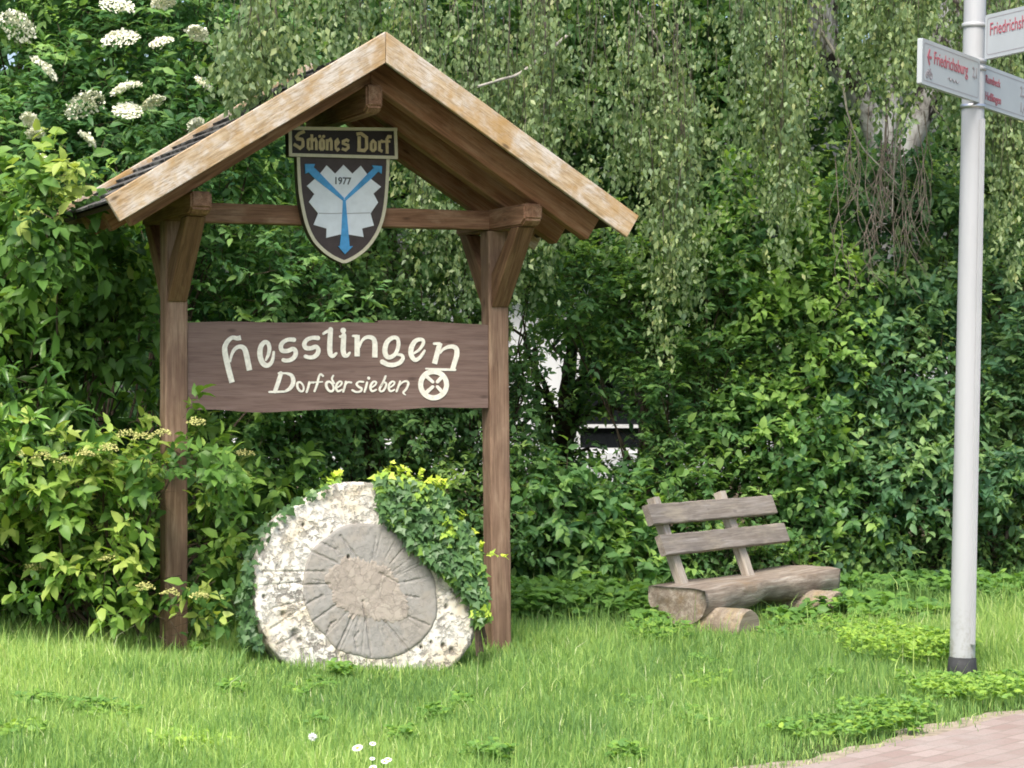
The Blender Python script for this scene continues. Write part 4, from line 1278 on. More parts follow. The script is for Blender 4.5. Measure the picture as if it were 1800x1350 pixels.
vib, vcl = shrub('viburnum_shrub', 'bright green viburnum with cream flower buds spreading low around the left post', 'shrub', (-2.4, 13.5, gz(-2.4)),
    [blob(110, 845, 12.95, 0.62, 0.42, 0.12), blob(320, 800, 12.72, 0.26, 0.25, 0.12), blob(60, 960, 13.4, 0.5, 0.4, 0.3), blob(230, 1010, 13.0, 0.42, 0.3, 0.18), blob(340, 1050, 12.75, 0.16, 0.16, 0.08),
     blob(400, 960, 13.4, 0.24, 0.3, 0.35), blob(450, 860, 13.8, 0.26, 0.3, 0.28), blob(-90, 850, 13.5, 0.45, 0.5, 0.5), blob(260, 900, 13.9, 0.5, 0.4, 0.35)],
    130, 9, 8, 0.18, (0.095, 0.50), M['lf_viburnum'], spread=0.11, droop=0.5, front=0.78, stems=30, upn=0.85, tint_shift=0.04, keep_leaf=lambda x, y: np.where((x > 268) & (x < 345) & (((y > 835) & (y < 1022)) | (y > 1078)), 0.04, 1.0),
    keep=lambda x, y: np.where((x > 283) & (x < 335) & (y > 840) & (y < 1010), 0.0, 1.0))
# flower bud clusters of the viburnum
def dome_cluster(name, n, r, sz, mat, parent, loc, flat=0.45):
    a = rng.uniform(0, 6.28, n); q = r * np.sqrt(rng.random(n))
    P = np.stack([q * np.cos(a), q * np.sin(a), flat * r * (1 - (q / r) ** 2) + rng.normal(0, 0.006, n)], 1)
    A = rdir(n); A[:, 2] = np.abs(A[:, 2]) * 0.3
    Nn = np.array([0, -0.4, 0.8]) + rng.normal(0, 0.45, (n, 3))
    tb_ = Tubes(); tb_.twigs(np.tile(np.array([[0, 0, -0.09]]), (n // 5, 1)), P[:n // 5], 0.002)
    o = leaf_mesh(name, P, A, Nn, np.full(n, sz) * rng.uniform(0.7, 1.3, n), np.full(n, sz), np.full(n, 0.5), T_SMALL, mat, parent)
    o.location = loc
    return o
vb = np.array(vib.location)
for (x, y, Y) in ((45, 800, 12.65), (110, 812, 12.6), (75, 806, 12.6), (190, 790, 12.55), (250, 770, 12.5), (150, 800, 12.55), (285, 765, 12.45), (190, 985, 12.75), (60, 1000, 13.0), (255, 1035, 12.6), (300, 1045, 12.55), (350, 1050, 12.55), (430, 800, 13.4), (395, 840, 13.2), (225, 765, 12.6), (345, 745, 12.55)):
    dome_cluster('flower_buds', 110, 0.055, 0.013, M['bud'], vib, np.array(P3(x, y, Y - 0.12)) - vb)

lau, _ = shrub('laurel_bush', 'dark glossy laurel with long pointed leaves low at the left edge', 'shrub', (-3.0, 14.2, gz(-3.0)),
    [blob(30, 775, 12.75, 0.17, 0.10, 0.12), blob(0, 690, 12.9, 0.15, 0.1, 0.12), blob(20, 760, 13.7, 0.42, 0.35, 0.35), blob(150, 700, 14.2, 0.6, 0.35, 0.35), blob(60, 950, 14.0, 0.8, 0.4, 0.45), blob(250, 900, 14.4, 0.5, 0.35, 0.45)],
    80, 8, 9, 0.13, (0.15, 0.30), M['lf_laurel'], spread=0.12, droop=0.1, stems=20, upn=0.5)

SKYHOLE = lambda x, y: np.ones_like(x)
eld, ecl = shrub('elder_bush', 'tall elder bush with flat creamy white flower heads behind the roof at top left', 'elder bush', (-2.9, 16.0, gz(-2.9)),
    [blob(60, 120, 15.6, 0.8, 0.6, 0.75), blob(260, 100, 15.7, 0.8, 0.6, 0.7), blob(420, 150, 15.9, 0.55, 0.6, 0.7), blob(120, 280, 15.5, 0.9, 0.6, 0.55), blob(300, 260, 15.6, 0.6, 0.5, 0.5),
     blob(-80, 300, 15.7, 0.7, 0.6, 1.2), blob(160, -80, 15.8, 1.3, 0.7, 0.6), blob(380, 420, 16.0, 0.5, 0.5, 0.55), blob(470, 520, 16.0, 0.6, 0.5, 0.45)],
    330, 9, 9, 0.22, (0.085, 0.42), M['lf_elder'], spread=0.15, droop=0.35, stems=36, flat=True)
eb = np.array(eld.location)
proto = None
for (x, y, wpx) in ((30, 48, 62), (75, 122, 52), (212, 70, 60), (205, 12, 55), (285, 76, 36), (290, 4, 42), (346, 60, 34), (356, 148, 30), (150, 186, 66), (222, 158, 50), (224, 196, 44), (270, 182, 36), (62, 236, 26), (152, 246, 32), (52, 212, 28), (345, 222, 26), (75, 280, 20), (150, -30, 50), (340, -25, 45)):
    Y = 14.55
    r = wpx / 2 / F_PX * Y
    o = dome_cluster('flower_head', 300, r * 1.12, 0.021, M['floret'], eld, np.array(P3(x, y, Y)) - eb, 0.35)
    o.rotation_euler = (R(random.uniform(20, 50)), R(random.uniform(-30, 30)), random.uniform(0, 6))

# ------------------------------------------------------------------ hedge shrubs behind the shelter and the bench
def gap(x, y):
    """the hedge is thin in front of the house"""
    g = np.exp(-(((x - 975) / 24) ** 2) - ((y - 695) / 88) ** 2)
    g2 = np.exp(-(((x - 1072) / 70) ** 2 + ((y - 768) / 40) ** 2) ** 1.5)
    g3 = np.exp(-((x - 908) / 20) ** 2 - ((y - 580) / 48) ** 2)
    return 1 - 0.90 * np.clip(g + g2 + 1.05 * g3, 0, 1)
hl = 'hedge shrubs behind the shelter and the bench'
def hedge(label, base, blobs, n, mat='lf_hedge', leaf=(0.085, 0.5), **k):
    a = dict(group=hl, spread=0.12, droop=0.3, stems=24, keep=gap, keep_leaf=lambda x, y: np.clip(gap(x, y) * 1.1, 0, 1), per=9, tw=0.24, pc=9, shell=(0.35, 1.05))
    a.update(k)
    per, tw, pc = a.pop('per'), a.pop('tw'), a.pop('pc')
    return shrub('hedge_shrub', label, 'shrub', (base[0], base[1], gz(base[0])), blobs, n, pc, per, tw, leaf, M[mat], **a)
hedge('mid green shrub behind the left post and under the roof', (-1.9, 16.8), [blob(400, 480, 16.6, 0.6, 0.5, 0.5), blob(480, 640, 16.7, 0.7, 0.5, 0.5), blob(420, 800, 16.6, 0.7, 0.5, 0.5), blob(500, 950, 16.6, 0.6, 0.5, 0.4)], 150, 'lf_hedge', (0.07, 0.55))
hedge('dark shrub filling the space between the shelter posts', (-1.0, 17.0), [blob(640, 480, 17.0, 0.75, 0.5, 0.6), blob(690, 640, 17.0, 0.7, 0.5, 0.5), blob(640, 790, 16.9, 0.8, 0.5, 0.45), blob(700, 930, 16.8, 0.8, 0.5, 0.4)], 170, 'lf_dark', (0.065, 0.55))
hedge('dark shrub behind the right post beside the gap', (-0.2, 17.2), [blob(830, 480, 17.1, 0.5, 0.5, 0.7), blob(850, 700, 17.2, 0.35, 0.4, 0.6), blob(850, 880, 17.0, 0.5, 0.5, 0.4)], 100, 'lf_dark', (0.07, 0.5))
hedge('low leafy shrub under the gap left of the bench', (0.45, 17.2), [blob(980, 880, 17.0, 0.36, 0.35, 0.22), blob(1060, 930, 17.2, 0.4, 0.3, 0.25), blob(940, 990, 17.0, 0.5, 0.3, 0.25), blob(1080, 1000, 17.0, 0.5, 0.3, 0.2)], 70, 'lf_hedge', (0.10, 0.5), droop=0.5)
hedge('tall shrub with fresh tips right of the gap behind the bench', (1.3, 17.8), [blob(1060, 520, 17.8, 0.5, 0.5, 0.5), blob(1200, 560, 17.8, 0.6, 0.5, 0.7), blob(1190, 740, 17.7, 0.5, 0.5, 0.6), blob(1160, 900, 17.7, 0.45, 0.4, 0.4), blob(1240, 930, 17.6, 0.6, 0.45, 0.45)], 190, leaf=(0.072, 0.42), flat=True, per=12, tw=0.27, pc=8)
hedge('bushy mid green shrub in the hedge above the bench end', (2.2, 18.0), [blob(1330, 430, 18.0, 0.6, 0.5, 0.7), blob(1400, 600, 17.9, 0.65, 0.5, 0.7), blob(1340, 780, 17.8, 0.6, 0.5, 0.6), blob(1420, 900, 17.8, 0.6, 0.45, 0.45)], 190, 'lf_hedge', (0.085, 0.56), tint_shift=0.07)
hedge('bluish green shrub in the hedge left of the signpost', (3.0, 18.2), [blob(1570, 480, 18.2, 0.6, 0.5, 0.7), blob(1570, 330, 17.9, 0.35, 0.3, 0.28), blob(1660, 380, 18.0, 0.3, 0.3, 0.3), blob(1560, 660, 18.0, 0.65, 0.5, 0.7), blob(1620, 800, 17.9, 0.6, 0.5, 0.6), blob(1530, 880, 17.9, 0.55, 0.45, 0.45)], 200, 'lf_hedge_b', (0.09, 0.46), tint_shift=0.04)
hedge('shrub in the hedge right of the signpost pole', (4.0, 18.2), [blob(1770, 560, 18.1, 0.6, 0.5, 0.7), blob(1790, 720, 18.0, 0.6, 0.5, 0.7), blob(1760, 880, 18.0, 0.6, 0.5, 0.5), blob(1900, 700, 18.1, 0.7, 0.5, 1.2)], 170, 'lf_hedge_b', (0.085, 0.42), tint_shift=0.08, flat=True, per=11, tw=0.28)
hedge('low dark brambles along the foot of the hedge', (2.6, 18.2), [blob(1300, 990, 17.3, 0.5, 0.25, 0.16), blob(1450, 985, 17.8, 0.7, 0.25, 0.18), blob(1600, 985, 18.0, 0.6, 0.25, 0.2), blob(1740, 985, 18.0, 0.6, 0.25, 0.2), blob(1880, 985, 18.0, 0.5, 0.25, 0.2)], 110, 'lf_dark', (0.06, 0.55))

# ------------------------------------------------------------------ weeping birch
birch = thing('weeping_birch', 'weeping birch with white black-scarred limbs and long hanging leafy strands', 'birch tree', (2.95, 19.0, gz(2.95)))
bb0 = np.array(birch.location)
tr = Tubes()
fork = np.array(P3(1555, 300, 19.0)) - bb0
tr.add(np.array([[0, 0, -0.1], [0.02, 0, 0.8], fork * np.array([0.6, 1, 1]) * np.array([1, 1, 0.6]), fork]), [0.24, 0.19, 0.14, 0.10], 16)
tr.build('trunk', M['birch_bark'], birch)
def limb(pts, rad):
    P, w = catmull(pts, rad, 6)
    t = Tubes(); t.add(P, w, 14)
    return t.build('limb', M['birch_bark'], birch)
pp = lambda x, y, Y: np.array(P3(x, y, Y)) - bb0
limb([pp(1562, 330, 19.0), pp(1522, 190, 18.9), pp(1452, 70, 18.7), pp(1436, -60, 18.5), pp(1300, -330, 18.0), pp(1000, -420, 17.5), pp(700, -380, 17.2)], [0.08, 0.10, 0.125, 0.125, 0.10, 0.07, 0.04])
limb([pp(1566, 330, 19.0), pp(1620, 200, 19.0), pp(1668, 70, 18.9), pp(1720, -120, 18.8), pp(1800, -400, 18.5), pp(1950, -500, 18.2)], [0.08, 0.11, 0.15, 0.14, 0.10, 0.06])
limb([pp(1556, 300, 19.2), pp(1570, 120, 19.3), pp(1575, 0, 19.3), pp(1560, -200, 19.2), pp(1500, -600, 19.0)], [0.06, 0.075, 0.08, 0.08, 0.06])
# arching secondary branches carrying the strands
br_ = Tubes()
tips = []
arcs = [((1300, -330, 18.0), (900, -60, 16.6)), ((1000, -420, 17.5), (620, -60, 16.2)), ((700, -380, 17.2), (440, 20, 16.0)), ((1420, -120, 18.5), (1180, -30, 16.8)), ((1420, -120, 18.5), (1330, 0, 17.0)),
        ((1720, -120, 18.8), (1780, -10, 17.2)), ((1000, -420, 17.5), (1040, -30, 16.4)), ((1800, -400, 18.5), (1900, -30, 17.2)), ((1300, -330, 18.0), (1250, -60, 16.8)), ((700, -380, 17.2), (760, -40, 16.4)), ((700, -380, 17.2), (540, -30, 16.2))]
for a, b in arcs:
    P = curve(pp(*a), pp(*b), 0.35, 9, 0.04); Tubes().add(P, np.linspace(0.035, 0.008, 9), 6).build('branch', M['pale_branch'], birch)
# hanging pale bare branches at the upper right, as in the picture
hb = Tubes()
def hang(pts, r0, r1):
    P, _ = catmull([pp(*p) for p in pts], [1] * len(pts), 6)
    if r0 > 0.006: Tubes().add(P, np.linspace(r0, r1, len(P)), 6).build('hanging_branch', M['pale_branch'], birch)
    else: hb.add(P, np.linspace(r0, r1, len(P)), 6)
hang([(1442, -60, 17.2), (1443, 30, 17.2), (1442, 60, 17.2), (1420, 180, 17.2), (1408, 230, 17.2), (1382, 290, 17.2), (1384, 400, 17.2)], 0.017, 0.003)
hang([(1443, 55, 17.2), (1475, 110, 17.2), (1485, 170, 17.2), (1492, 205, 17.2), (1515, 258, 17.2), (1555, 300, 17.2), (1580, 325, 17.2)], 0.014, 0.003)
hang([(1590, -40, 17.2), (1598, 40, 17.2), (1600, 110, 17.2), (1592, 185, 17.2), (1578, 220, 17.2), (1572, 290, 17.2), (1568, 380, 17.2)], 0.015, 0.003)
hang([(1680, -30, 17.4), (1700, 40, 17.4), (1640, 170, 17.4), (1660, 210, 17.4), (1675, 245, 17.4)], 0.014, 0.004)
hang([(1120, 20, 16.7), (1160, 75, 16.7), (1168, 120, 16.7)], 0.012, 0.004)
hang([(840, 152, 15.6), (880, 140, 15.7), (920, 125, 15.9), (1000, 60, 16.2)], 0.010, 0.012)
for k in range(20):                                         # the bunches of bare brown twigs
    x0 = rng.choice([1490, 1500, 1515, 1555, 1565, 1580, 1600, 1482]) + rng.normal(0, 13)
    y0 = rng.uniform(170, 290); y1 = y0 + rng.uniform(120, 270)
    Yk = 17.2 + rng.normal(0, 0.12)
    P0 = [(x0 + f * rng.normal(0, 14) + 5 * math.sin(f * 7 + k), y0 + (y1 - y0) * f, Yk) for f in np.linspace(0, 1, 6)]
    hang(P0, 0.0042, 0.0013)
    for b in range(4):
        q = P0[rng.integers(1, 5)]
        l = rng.uniform(40, 120)
        hang([q, (q[0] + rng.normal(0, 10), q[1] + l * 0.5, Yk), (q[0] + rng.normal(0, 22), q[1] + l, Yk)], 0.003, 0.0012)
hb.build('bare_twigs', M['twig'], birch)
# leafy strands
def strand_bottom(x):
    return np.interp(x, [380, 430, 520, 600, 700, 780, 860, 920, 980, 1060, 1110, 1150, 1185, 1220, 1260, 1300, 1340, 1375, 1400, 1440, 1480, 1640, 1700, 1740, 1800, 1900],
                        [150, 205, 195, 200, 420, 560, 570, 560, 480, 430, 470, 600, 640, 560, 330, 300, 430, 500, 420, 260, 200, 210, 300, 480, 520, 520])
ns = 1080
sx = rng.uniform(385, 1900, ns)
clx = rng.uniform(385, 1900, 62)                             # strands gather in bunches
pick = rng.random(ns) < 0.86
sx[pick] = rng.choice(clx, pick.sum()) + rng.normal(0, 9, pick.sum())
tas = rng.random(ns) < 0.16
sx[tas] = rng.choice(np.array([1160, 1178, 1196, 930, 955, 1352, 1372, 1388, 745, 800, 1742, 1765]), tas.sum()) + rng.normal(0, 7, tas.sum())
dens = np.interp(sx, [380, 1415, 1430, 1478, 1490, 1615, 1630, 1690, 1720, 1900], [1, 1, 0.14, 0.14, 0.7, 0.7, 0.4, 0.4, 0.9, 1])
sx = sx[rng.random(ns) < dens]; ns = len(sx)
yb = strand_bottom(sx) * rng.uniform(0.35, 1.03, ns)
yt = yb - rng.uniform(180, 420, ns)
yt = np.maximum(yt, -160)
Yd = np.interp(sx, [380, 1000, 1500, 1900], [15.9, 16.3, 17.0, 17.0]) + rng.normal(0, 0.35, ns)
Yd = np.maximum(Yd, 15.2)
on_roof = (sx > 380) & (sx < 570) & (rng.random(ns) < 0.5)       # a few strands trail onto the roof
Yd = np.where(on_roof, rng.uniform(12.75, 13.3, ns), Yd)
roof_y = 334 - 0.588 * (sx - 190) - rng.uniform(0, 50, ns)
yb = np.where(on_roof, roof_y, yb); yt = np.where(on_roof, roof_y - rng.uniform(100, 260, ns), yt)
top = np.stack([(sx - CX) / F_PX * Yd, Yd, EYE - (yt - HY) / F_PX * Yd], 1)
bot = np.stack([(sx + rng.normal(0, 24, ns) - CX) / F_PX * Yd, Yd + rng.normal(0, 0.05, ns), EYE - (yb - HY) / F_PX * Yd], 1)
per = 56
ncl = 9                                                        # small side sprays along each strand
cl_t = np.sort(rng.uniform(0.02, 1, (ns, ncl)), 1)
which = rng.integers(0, ncl, (ns, per)); which[:, :ncl] = np.arange(ncl)
tc_ = np.take_along_axis(cl_t, which, 1)
t = np.clip(tc_ + rng.normal(0, 0.018, (ns, per)), 0, 1)
side = rng.normal(0, 0.055, (ns, ncl, 3)); side[..., 2] *= 0.5
side = np.take_along_axis(side, which[..., None].repeat(3, 2), 1)
f_ = rng.uniform(0.1, 1.25, (ns, per))[..., None]
P = top[:, None] * (1 - t[..., None]) + bot[:, None] * t[..., None]
P = P + side * f_ * (1.25 - 0.75 * t[..., None]) + rng.normal(0, 0.017, (ns, per, 3))
P[..., 2] -= 0.10 * f_[..., 0] ** 2
sway = rng.normal(0, 0.05, (ns, 1))
P[..., 0] += 0.025 * np.sin(t * 5 + sx[:, None]) + sway * np.sin(np.pi * t)
A = rng.normal(0, 0.42, P.shape); A[..., 2] -= 1.0
Nn = rng.normal(0, 0.6, P.shape); Nn[..., 1] -= 0.55; Nn[..., 2] += 0.35
stn = 0.36 + 0.14 * np.sin(sx * 0.05) * np.sin(sx * 0.021 + 2) + rng.normal(0, 0.12, ns)
ti = (stn[:, None] + rng.normal(0, 0.14, t.shape) + (rng.random(t.shape) < 0.10) * 0.3)
P = P.reshape(-1, 3)
Lf = 0.050 * rng.uniform(0.5, 1.25, len(P))
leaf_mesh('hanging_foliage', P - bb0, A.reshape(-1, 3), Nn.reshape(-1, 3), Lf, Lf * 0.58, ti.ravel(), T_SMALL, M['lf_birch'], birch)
sw = Tubes(); sw.twigs(top - bb0, bot - bb0, 0.003); sw.build('strand_twigs', M['twig'], birch)
# upper crown above the picture
O, D, out, tb, cl = blob_twigs([blob(1000, -330, 18.0, 2.2, 1.0, 0.8), blob(1600, -420, 19.0, 1.8, 1.4, 1.0), blob(600, -260, 17.0, 1.5, 0.9, 0.6), blob(2000, -300, 18.5, 1.2, 1.0, 0.9)], 240, 8, 0.22, 0.5)
Pq, Aq, Nq, tq = twig_leaves(O, D, np.full(len(O), 0.3), 8, out, 0.6, tb=tb)
Lq = 0.06 * rng.uniform(0.7, 1.2, len(Pq))
leaf_mesh('crown_foliage', Pq - bb0, Aq, Nq, Lq, Lq * 0.7, tq, T_SMALL, M['lf_birch'], birch)

# ------------------------------------------------------------------ trees farther back
def back_tree(label, x, Y, blobs, n, mat, keep=None, leaf=(0.11, 0.6)):
    root = thing('broadleaf_tree', label, 'tree', (x, Y, gz(x)), group='trees behind the hedge')
    b0 = np.array(root.location)
    O, D, out, tb, cl = blob_twigs(blobs, n, 8, 0.26, 0.75, (0.5, 1.0))
    ok = O[:, 2] > 0.3
    if keep is not None: ok &= keep_px(O, keep)
    O, D, out, tb = O[ok], D[ok], out[ok], tb[ok]
    P, A, Nn, ti = twig_leaves(O, D, np.full(len(O), 0.32), 9, out, 0.35, tb=tb)
    if keep is not None:
        lk = keep_px(P, keep); P, A, Nn, ti = P[lk], A[lk], Nn[lk], ti[lk]
    Lq = leaf[0] * rng.uniform(0.7, 1.2, len(P))
    leaf_mesh('crown', P - b0, A, Nn, Lq, Lq * leaf[1], ti, T_SMALL, M[mat], root)
    tq = Tubes()
    topz = max(b[2] for b in blobs)
    trunk = curve((0, 0, -0.1), (0.1, 0, topz - 0.3), 0, 9, 0.04); tq.add(trunk, np.linspace(0.16, 0.05, 9), 10)
    for q in cl[rng.choice(len(cl), 18, replace=False)]:
        tq.add(curve(trunk[rng.integers(3, 8)], q - b0, 0.15, 7, 0.05), np.linspace(0.04, 0.008, 7), 5)
    tq.build('trunk', M['stem'], root)
def gap2(x, y):
    return gap(x, y) * np.where((x > 885) & (x < 1150) & (y > 530) & (y < 830), 0.0, 1)
back_tree('dense green tree at the far left behind the elder', -4.4, 18.8, [(-4.6, 18.8, 2.0, 1.3, 1.0, 1.6), (-4.2, 18.8, 4.2, 1.5, 1.0, 1.6), (-2.9, 18.6, 3.4, 1.2, 0.9, 1.4)], 330, 'lf_hedge')
back_tree('dense dark tree behind the shelter roof', -1.3, 19.6, [(-1.9, 19.5, 3.0, 1.4, 0.9, 1.3), (-0.9, 19.6, 4.6, 1.6, 1.0, 1.3), (-1.6, 19.5, 1.4, 1.3, 0.8, 0.9), (0.1, 19.6, 3.6, 1.1, 0.8, 1.1)], 420, 'lf_dark', gap2)
back_tree('dark tree behind the hanging birch strands above the gap', 1.2, 20.5, [(0.9, 20.5, 3.9, 1.4, 0.9, 1.3), (2.1, 20.5, 3.0, 1.2, 0.9, 1.6), (1.7, 20.6, 5.0, 1.6, 0.9, 1.2), (2.2, 20.4, 1.4, 1.0, 0.8, 1.0)], 420, 'lf_dark', gap2)
back_tree('dark tree behind the birch limbs at the right', 4.4, 21.0, [(3.8, 21.0, 2.2, 1.6, 0.9, 1.7), (4.4, 21.0, 4.4, 1.8, 1.0, 1.5), (6.0, 21.0, 3.0, 1.6, 1.0, 2.2)], 420, 'lf_dark')

sap = lambda x, y: 1 - np.clip(1.2 * np.exp(-((x - 976) / 20) ** 2 - ((y - 655) / 42) ** 2) + 1.1 * np.exp(-((x - 988) / 15) ** 2 - ((y - 765) / 30) ** 2) + 1.2 * np.exp(-((x - 908) / 17) ** 2 - ((y - 575) / 36) ** 2) + 0.9 * np.exp(-((x - 928) / 9) ** 2 - ((y - 735) / 24) ** 2) + np.exp(-(((x - 1082) / 68) ** 2 + ((y - 768) / 40) ** 2) ** 2), 0, 1)
back_tree('young thin tree in front of the white house wall', 0.5, 22.5, [(0.35, 22.5, 1.9, 0.7, 0.5, 0.8), (0.2, 22.5, 1.1, 0.6, 0.4, 0.5), (0.9, 22.6, 2.4, 0.8, 0.5, 0.7), (1.5, 22.6, 1.8, 0.5, 0.4, 0.6), (0.5, 22.4, 0.7, 0.7, 0.4, 0.35)], 150, 'lf_dark', sap, (0.09, 0.55))

# distant wood that reads as one mass
nw = 30000
ang = rng.uniform(-22, 22, nw)
zz = rng.uniform(0.2, 11, nw) ** 1.0
Y = 33 + rng.uniform(-1.2, 2.5, nw) + 1.5 * np.sin(ang * 0.9)
P = np.stack([ang, Y, zz * (0.75 + 0.25 * np.sin(ang * 0.55 + 1) ** 2)], 1)
leaf_mesh('distant_wood', P, rdir(nw), np.array([0, -0.6, 0.6]) + rng.normal(0, 0.5, (nw, 3)), rng.uniform(0.3, 0.55, nw), rng.uniform(0.25, 0.4, nw), rng.normal(0.35, 0.15, nw), T_SMALL, M['lf_dark'])
tag(bpy.data.objects['distant_wood'], 'dark wood closing the view far behind the hedge', 'wood', kind='stuff')

# ------------------------------------------------------------------ ivy on the millstone
ivy = thing('ivy_plant', 'ivy climbing over the right side and top of the round stone, bright new tips', 'ivy', MS_C)
def in_poly(pts, poly):
    x, y = pts[:, 0], pts[:, 1]; ins = np.zeros(len(pts), bool); n = len(poly)
    for i in range(n):
        x0, y0 = poly[i]; x1, y1 = poly[(i + 1) % n]
        c = ((y0 > y) != (y1 > y)) & (x < (x1 - x0) * (y - y0) / (y1 - y0 + 1e-12) + x0)
        ins ^= c
    return ins
ivy_main = [(865, 130), (960, 120), (1060, 150), (1180, 190), (1290, 260), (1300, 340), (1390, 420), (1440, 520), (1480, 600), (1500, 740), (1505, 850), (1540, 960), (1490, 1000), (1450, 1010), (1430, 900), (1350, 780), (1260, 710), (1170, 640), (1080, 560), (1010, 460), (900, 370), (880, 250)]
ivy_left = [(560, 190), (650, 140), (740, 150), (640, 190), (520, 260), (420, 300), (340, 360), (290, 400), (230, 500), (180, 600), (165, 700), (160, 900), (190, 1050), (230, 1150), (180, 1160), (100, 1100), (90, 900), (110, 700), (150, 560), (230, 430), (330, 320), (450, 230)]
def ivy_leaves(poly, n, lift0, lift1, bright):
    q = np.array(poly); lo, hi = q.min(0), q.max(0)
    C = rng.uniform(lo, hi, (n * 4, 2)); C = C[in_poly(C, poly)][:n]
    P = []
    for c in C:
        a = on_stone(c)
        lift = random.uniform(lift0, lift1)
        P.append(np.array(ms_u) * a[0] + np.array(ms_w) * a[1] + np.array(ms_n) * lift)
    return C, np.array(P)
C, P = ivy_leaves(ivy_main, 2800, 0.0, 0.11, 0)
edge = np.clip((330 - C[:, 1]) / 260, 0, 1) + np.clip((C[:, 0] - 1380) / 500, 0, 0.4) + (rng.random(len(C)) < 0.06) * 0.3
pat = np.sin(C[:, 0] * 0.021) * np.sin(C[:, 1] * 0.017 + 1)
ti = 0.40 + 0.34 * edge + 0.10 * pat + rng.normal(0, 0.12, len(C)) + 0.28 * np.exp(-(((C[:, 0] - 1300) / 90) ** 2 + ((C[:, 1] - 460) / 90) ** 2)) + 0.4 * np.exp(-(((C[:, 0] - 1530) / 60) ** 2 + ((C[:, 1] - 930) / 60) ** 2))
C2, P2 = ivy_leaves(ivy_left, 800, -0.16, 0.03, 0)
ti2 = 0.30 + 0.35 * np.clip((260 - C2[:, 1]) / 120, 0, 1) + rng.normal(0, 0.12, len(C2))
P, ti = np.concatenate([P, P2]), np.concatenate([ti, ti2])
Aax = -np.array(ms_w)[None] * 0.7 + np.array(ms_u)[None] * rng.normal(0, 0.6, (len(P), 1)) + rng.normal(0, 0.3, P.shape)
Nn = np.array(ms_n)[None] + np.array([0, 0, 0.45]) + rng.normal(0, 0.4, P.shape)
Lq = 0.046 * rng.uniform(0.6, 1.25, len(P))
# young upright shoots on top
sh_o, sh_e = [], []
for (x, y) in [(880, 150), (920, 130), (985, 140), (1010, 130), (1090, 170), (1140, 160), (1150, 190), (1290, 240), (1310, 200), (1240, 230), (600, 170), (640, 160), (690, 155), (1400, 430), (1460, 520), (1500, 590)]:
    a = on_stone((x, y)); p0 = np.array(ms_u) * a[0] + np.array(ms_w) * a[1] + np.array(ms_n) * -0.05
    e = p0 + np.array([rng.normal(0.03, 0.04), rng.normal(0, 0.03), rng.uniform(0.05, 0.11)])
    sh_o.append(p0); sh_e.append(e)
sh_o.append(P[0] * 0 + np.array(at(842, 975, 12.95) - MS_C)); sh_e.append(np.array(at(892, 972, 12.85) - MS_C))
sh_o, sh_e = np.array(sh_o), np.array(sh_e)
Pq, Aq, Nq, tq = twig_leaves(sh_o, sh_e - sh_o, np.linalg.norm(sh_e - sh_o, axis=1), 9, np.tile(np.array([[0, -0.7, 0.5]]), (len(sh_o), 1)), 0.2, tb=np.full(len(sh_o), 0.88))
leaf_mesh('foliage', np.concatenate([P, Pq]), np.concatenate([Aax, Aq]), np.concatenate([Nn, Nq]), np.concatenate([Lq, 0.042 * rng.uniform(0.6, 1.1, len(Pq))]), np.concatenate([Lq * 0.9, np.full(len(Pq), 0.036)]), np.concatenate([ti, tq]), T_IVY, M['lf_ivy'], ivy)
vi = Tubes(); vi.twigs(sh_o, sh_e, 0.003)
for k in range(10):
    f = lambda q, l: np.array(ms_u) * q[0] + np.array(ms_w) * q[1] + np.array(ms_n) * l
    q = [on_stone(p) for p in ((rng.uniform(1470, 1540), rng.uniform(1050, 1200)), (rng.uniform(1440, 1500), rng.uniform(800, 950)), (rng.uniform(1250, 1400), rng.uniform(480, 640)), (rng.uniform(950, 1200), rng.uniform(200, 330)))]
    Pv, _ = catmull([f(q[0], 0.0), f(q[1], 0.02), f(q[2], 0.03), f(q[3], 0.03)], [1] * 4, 5)
    vi.add(Pv, np.linspace(0.006, 0.003, len(Pv)), 5)
vi.build('stems', M['stem'], ivy)

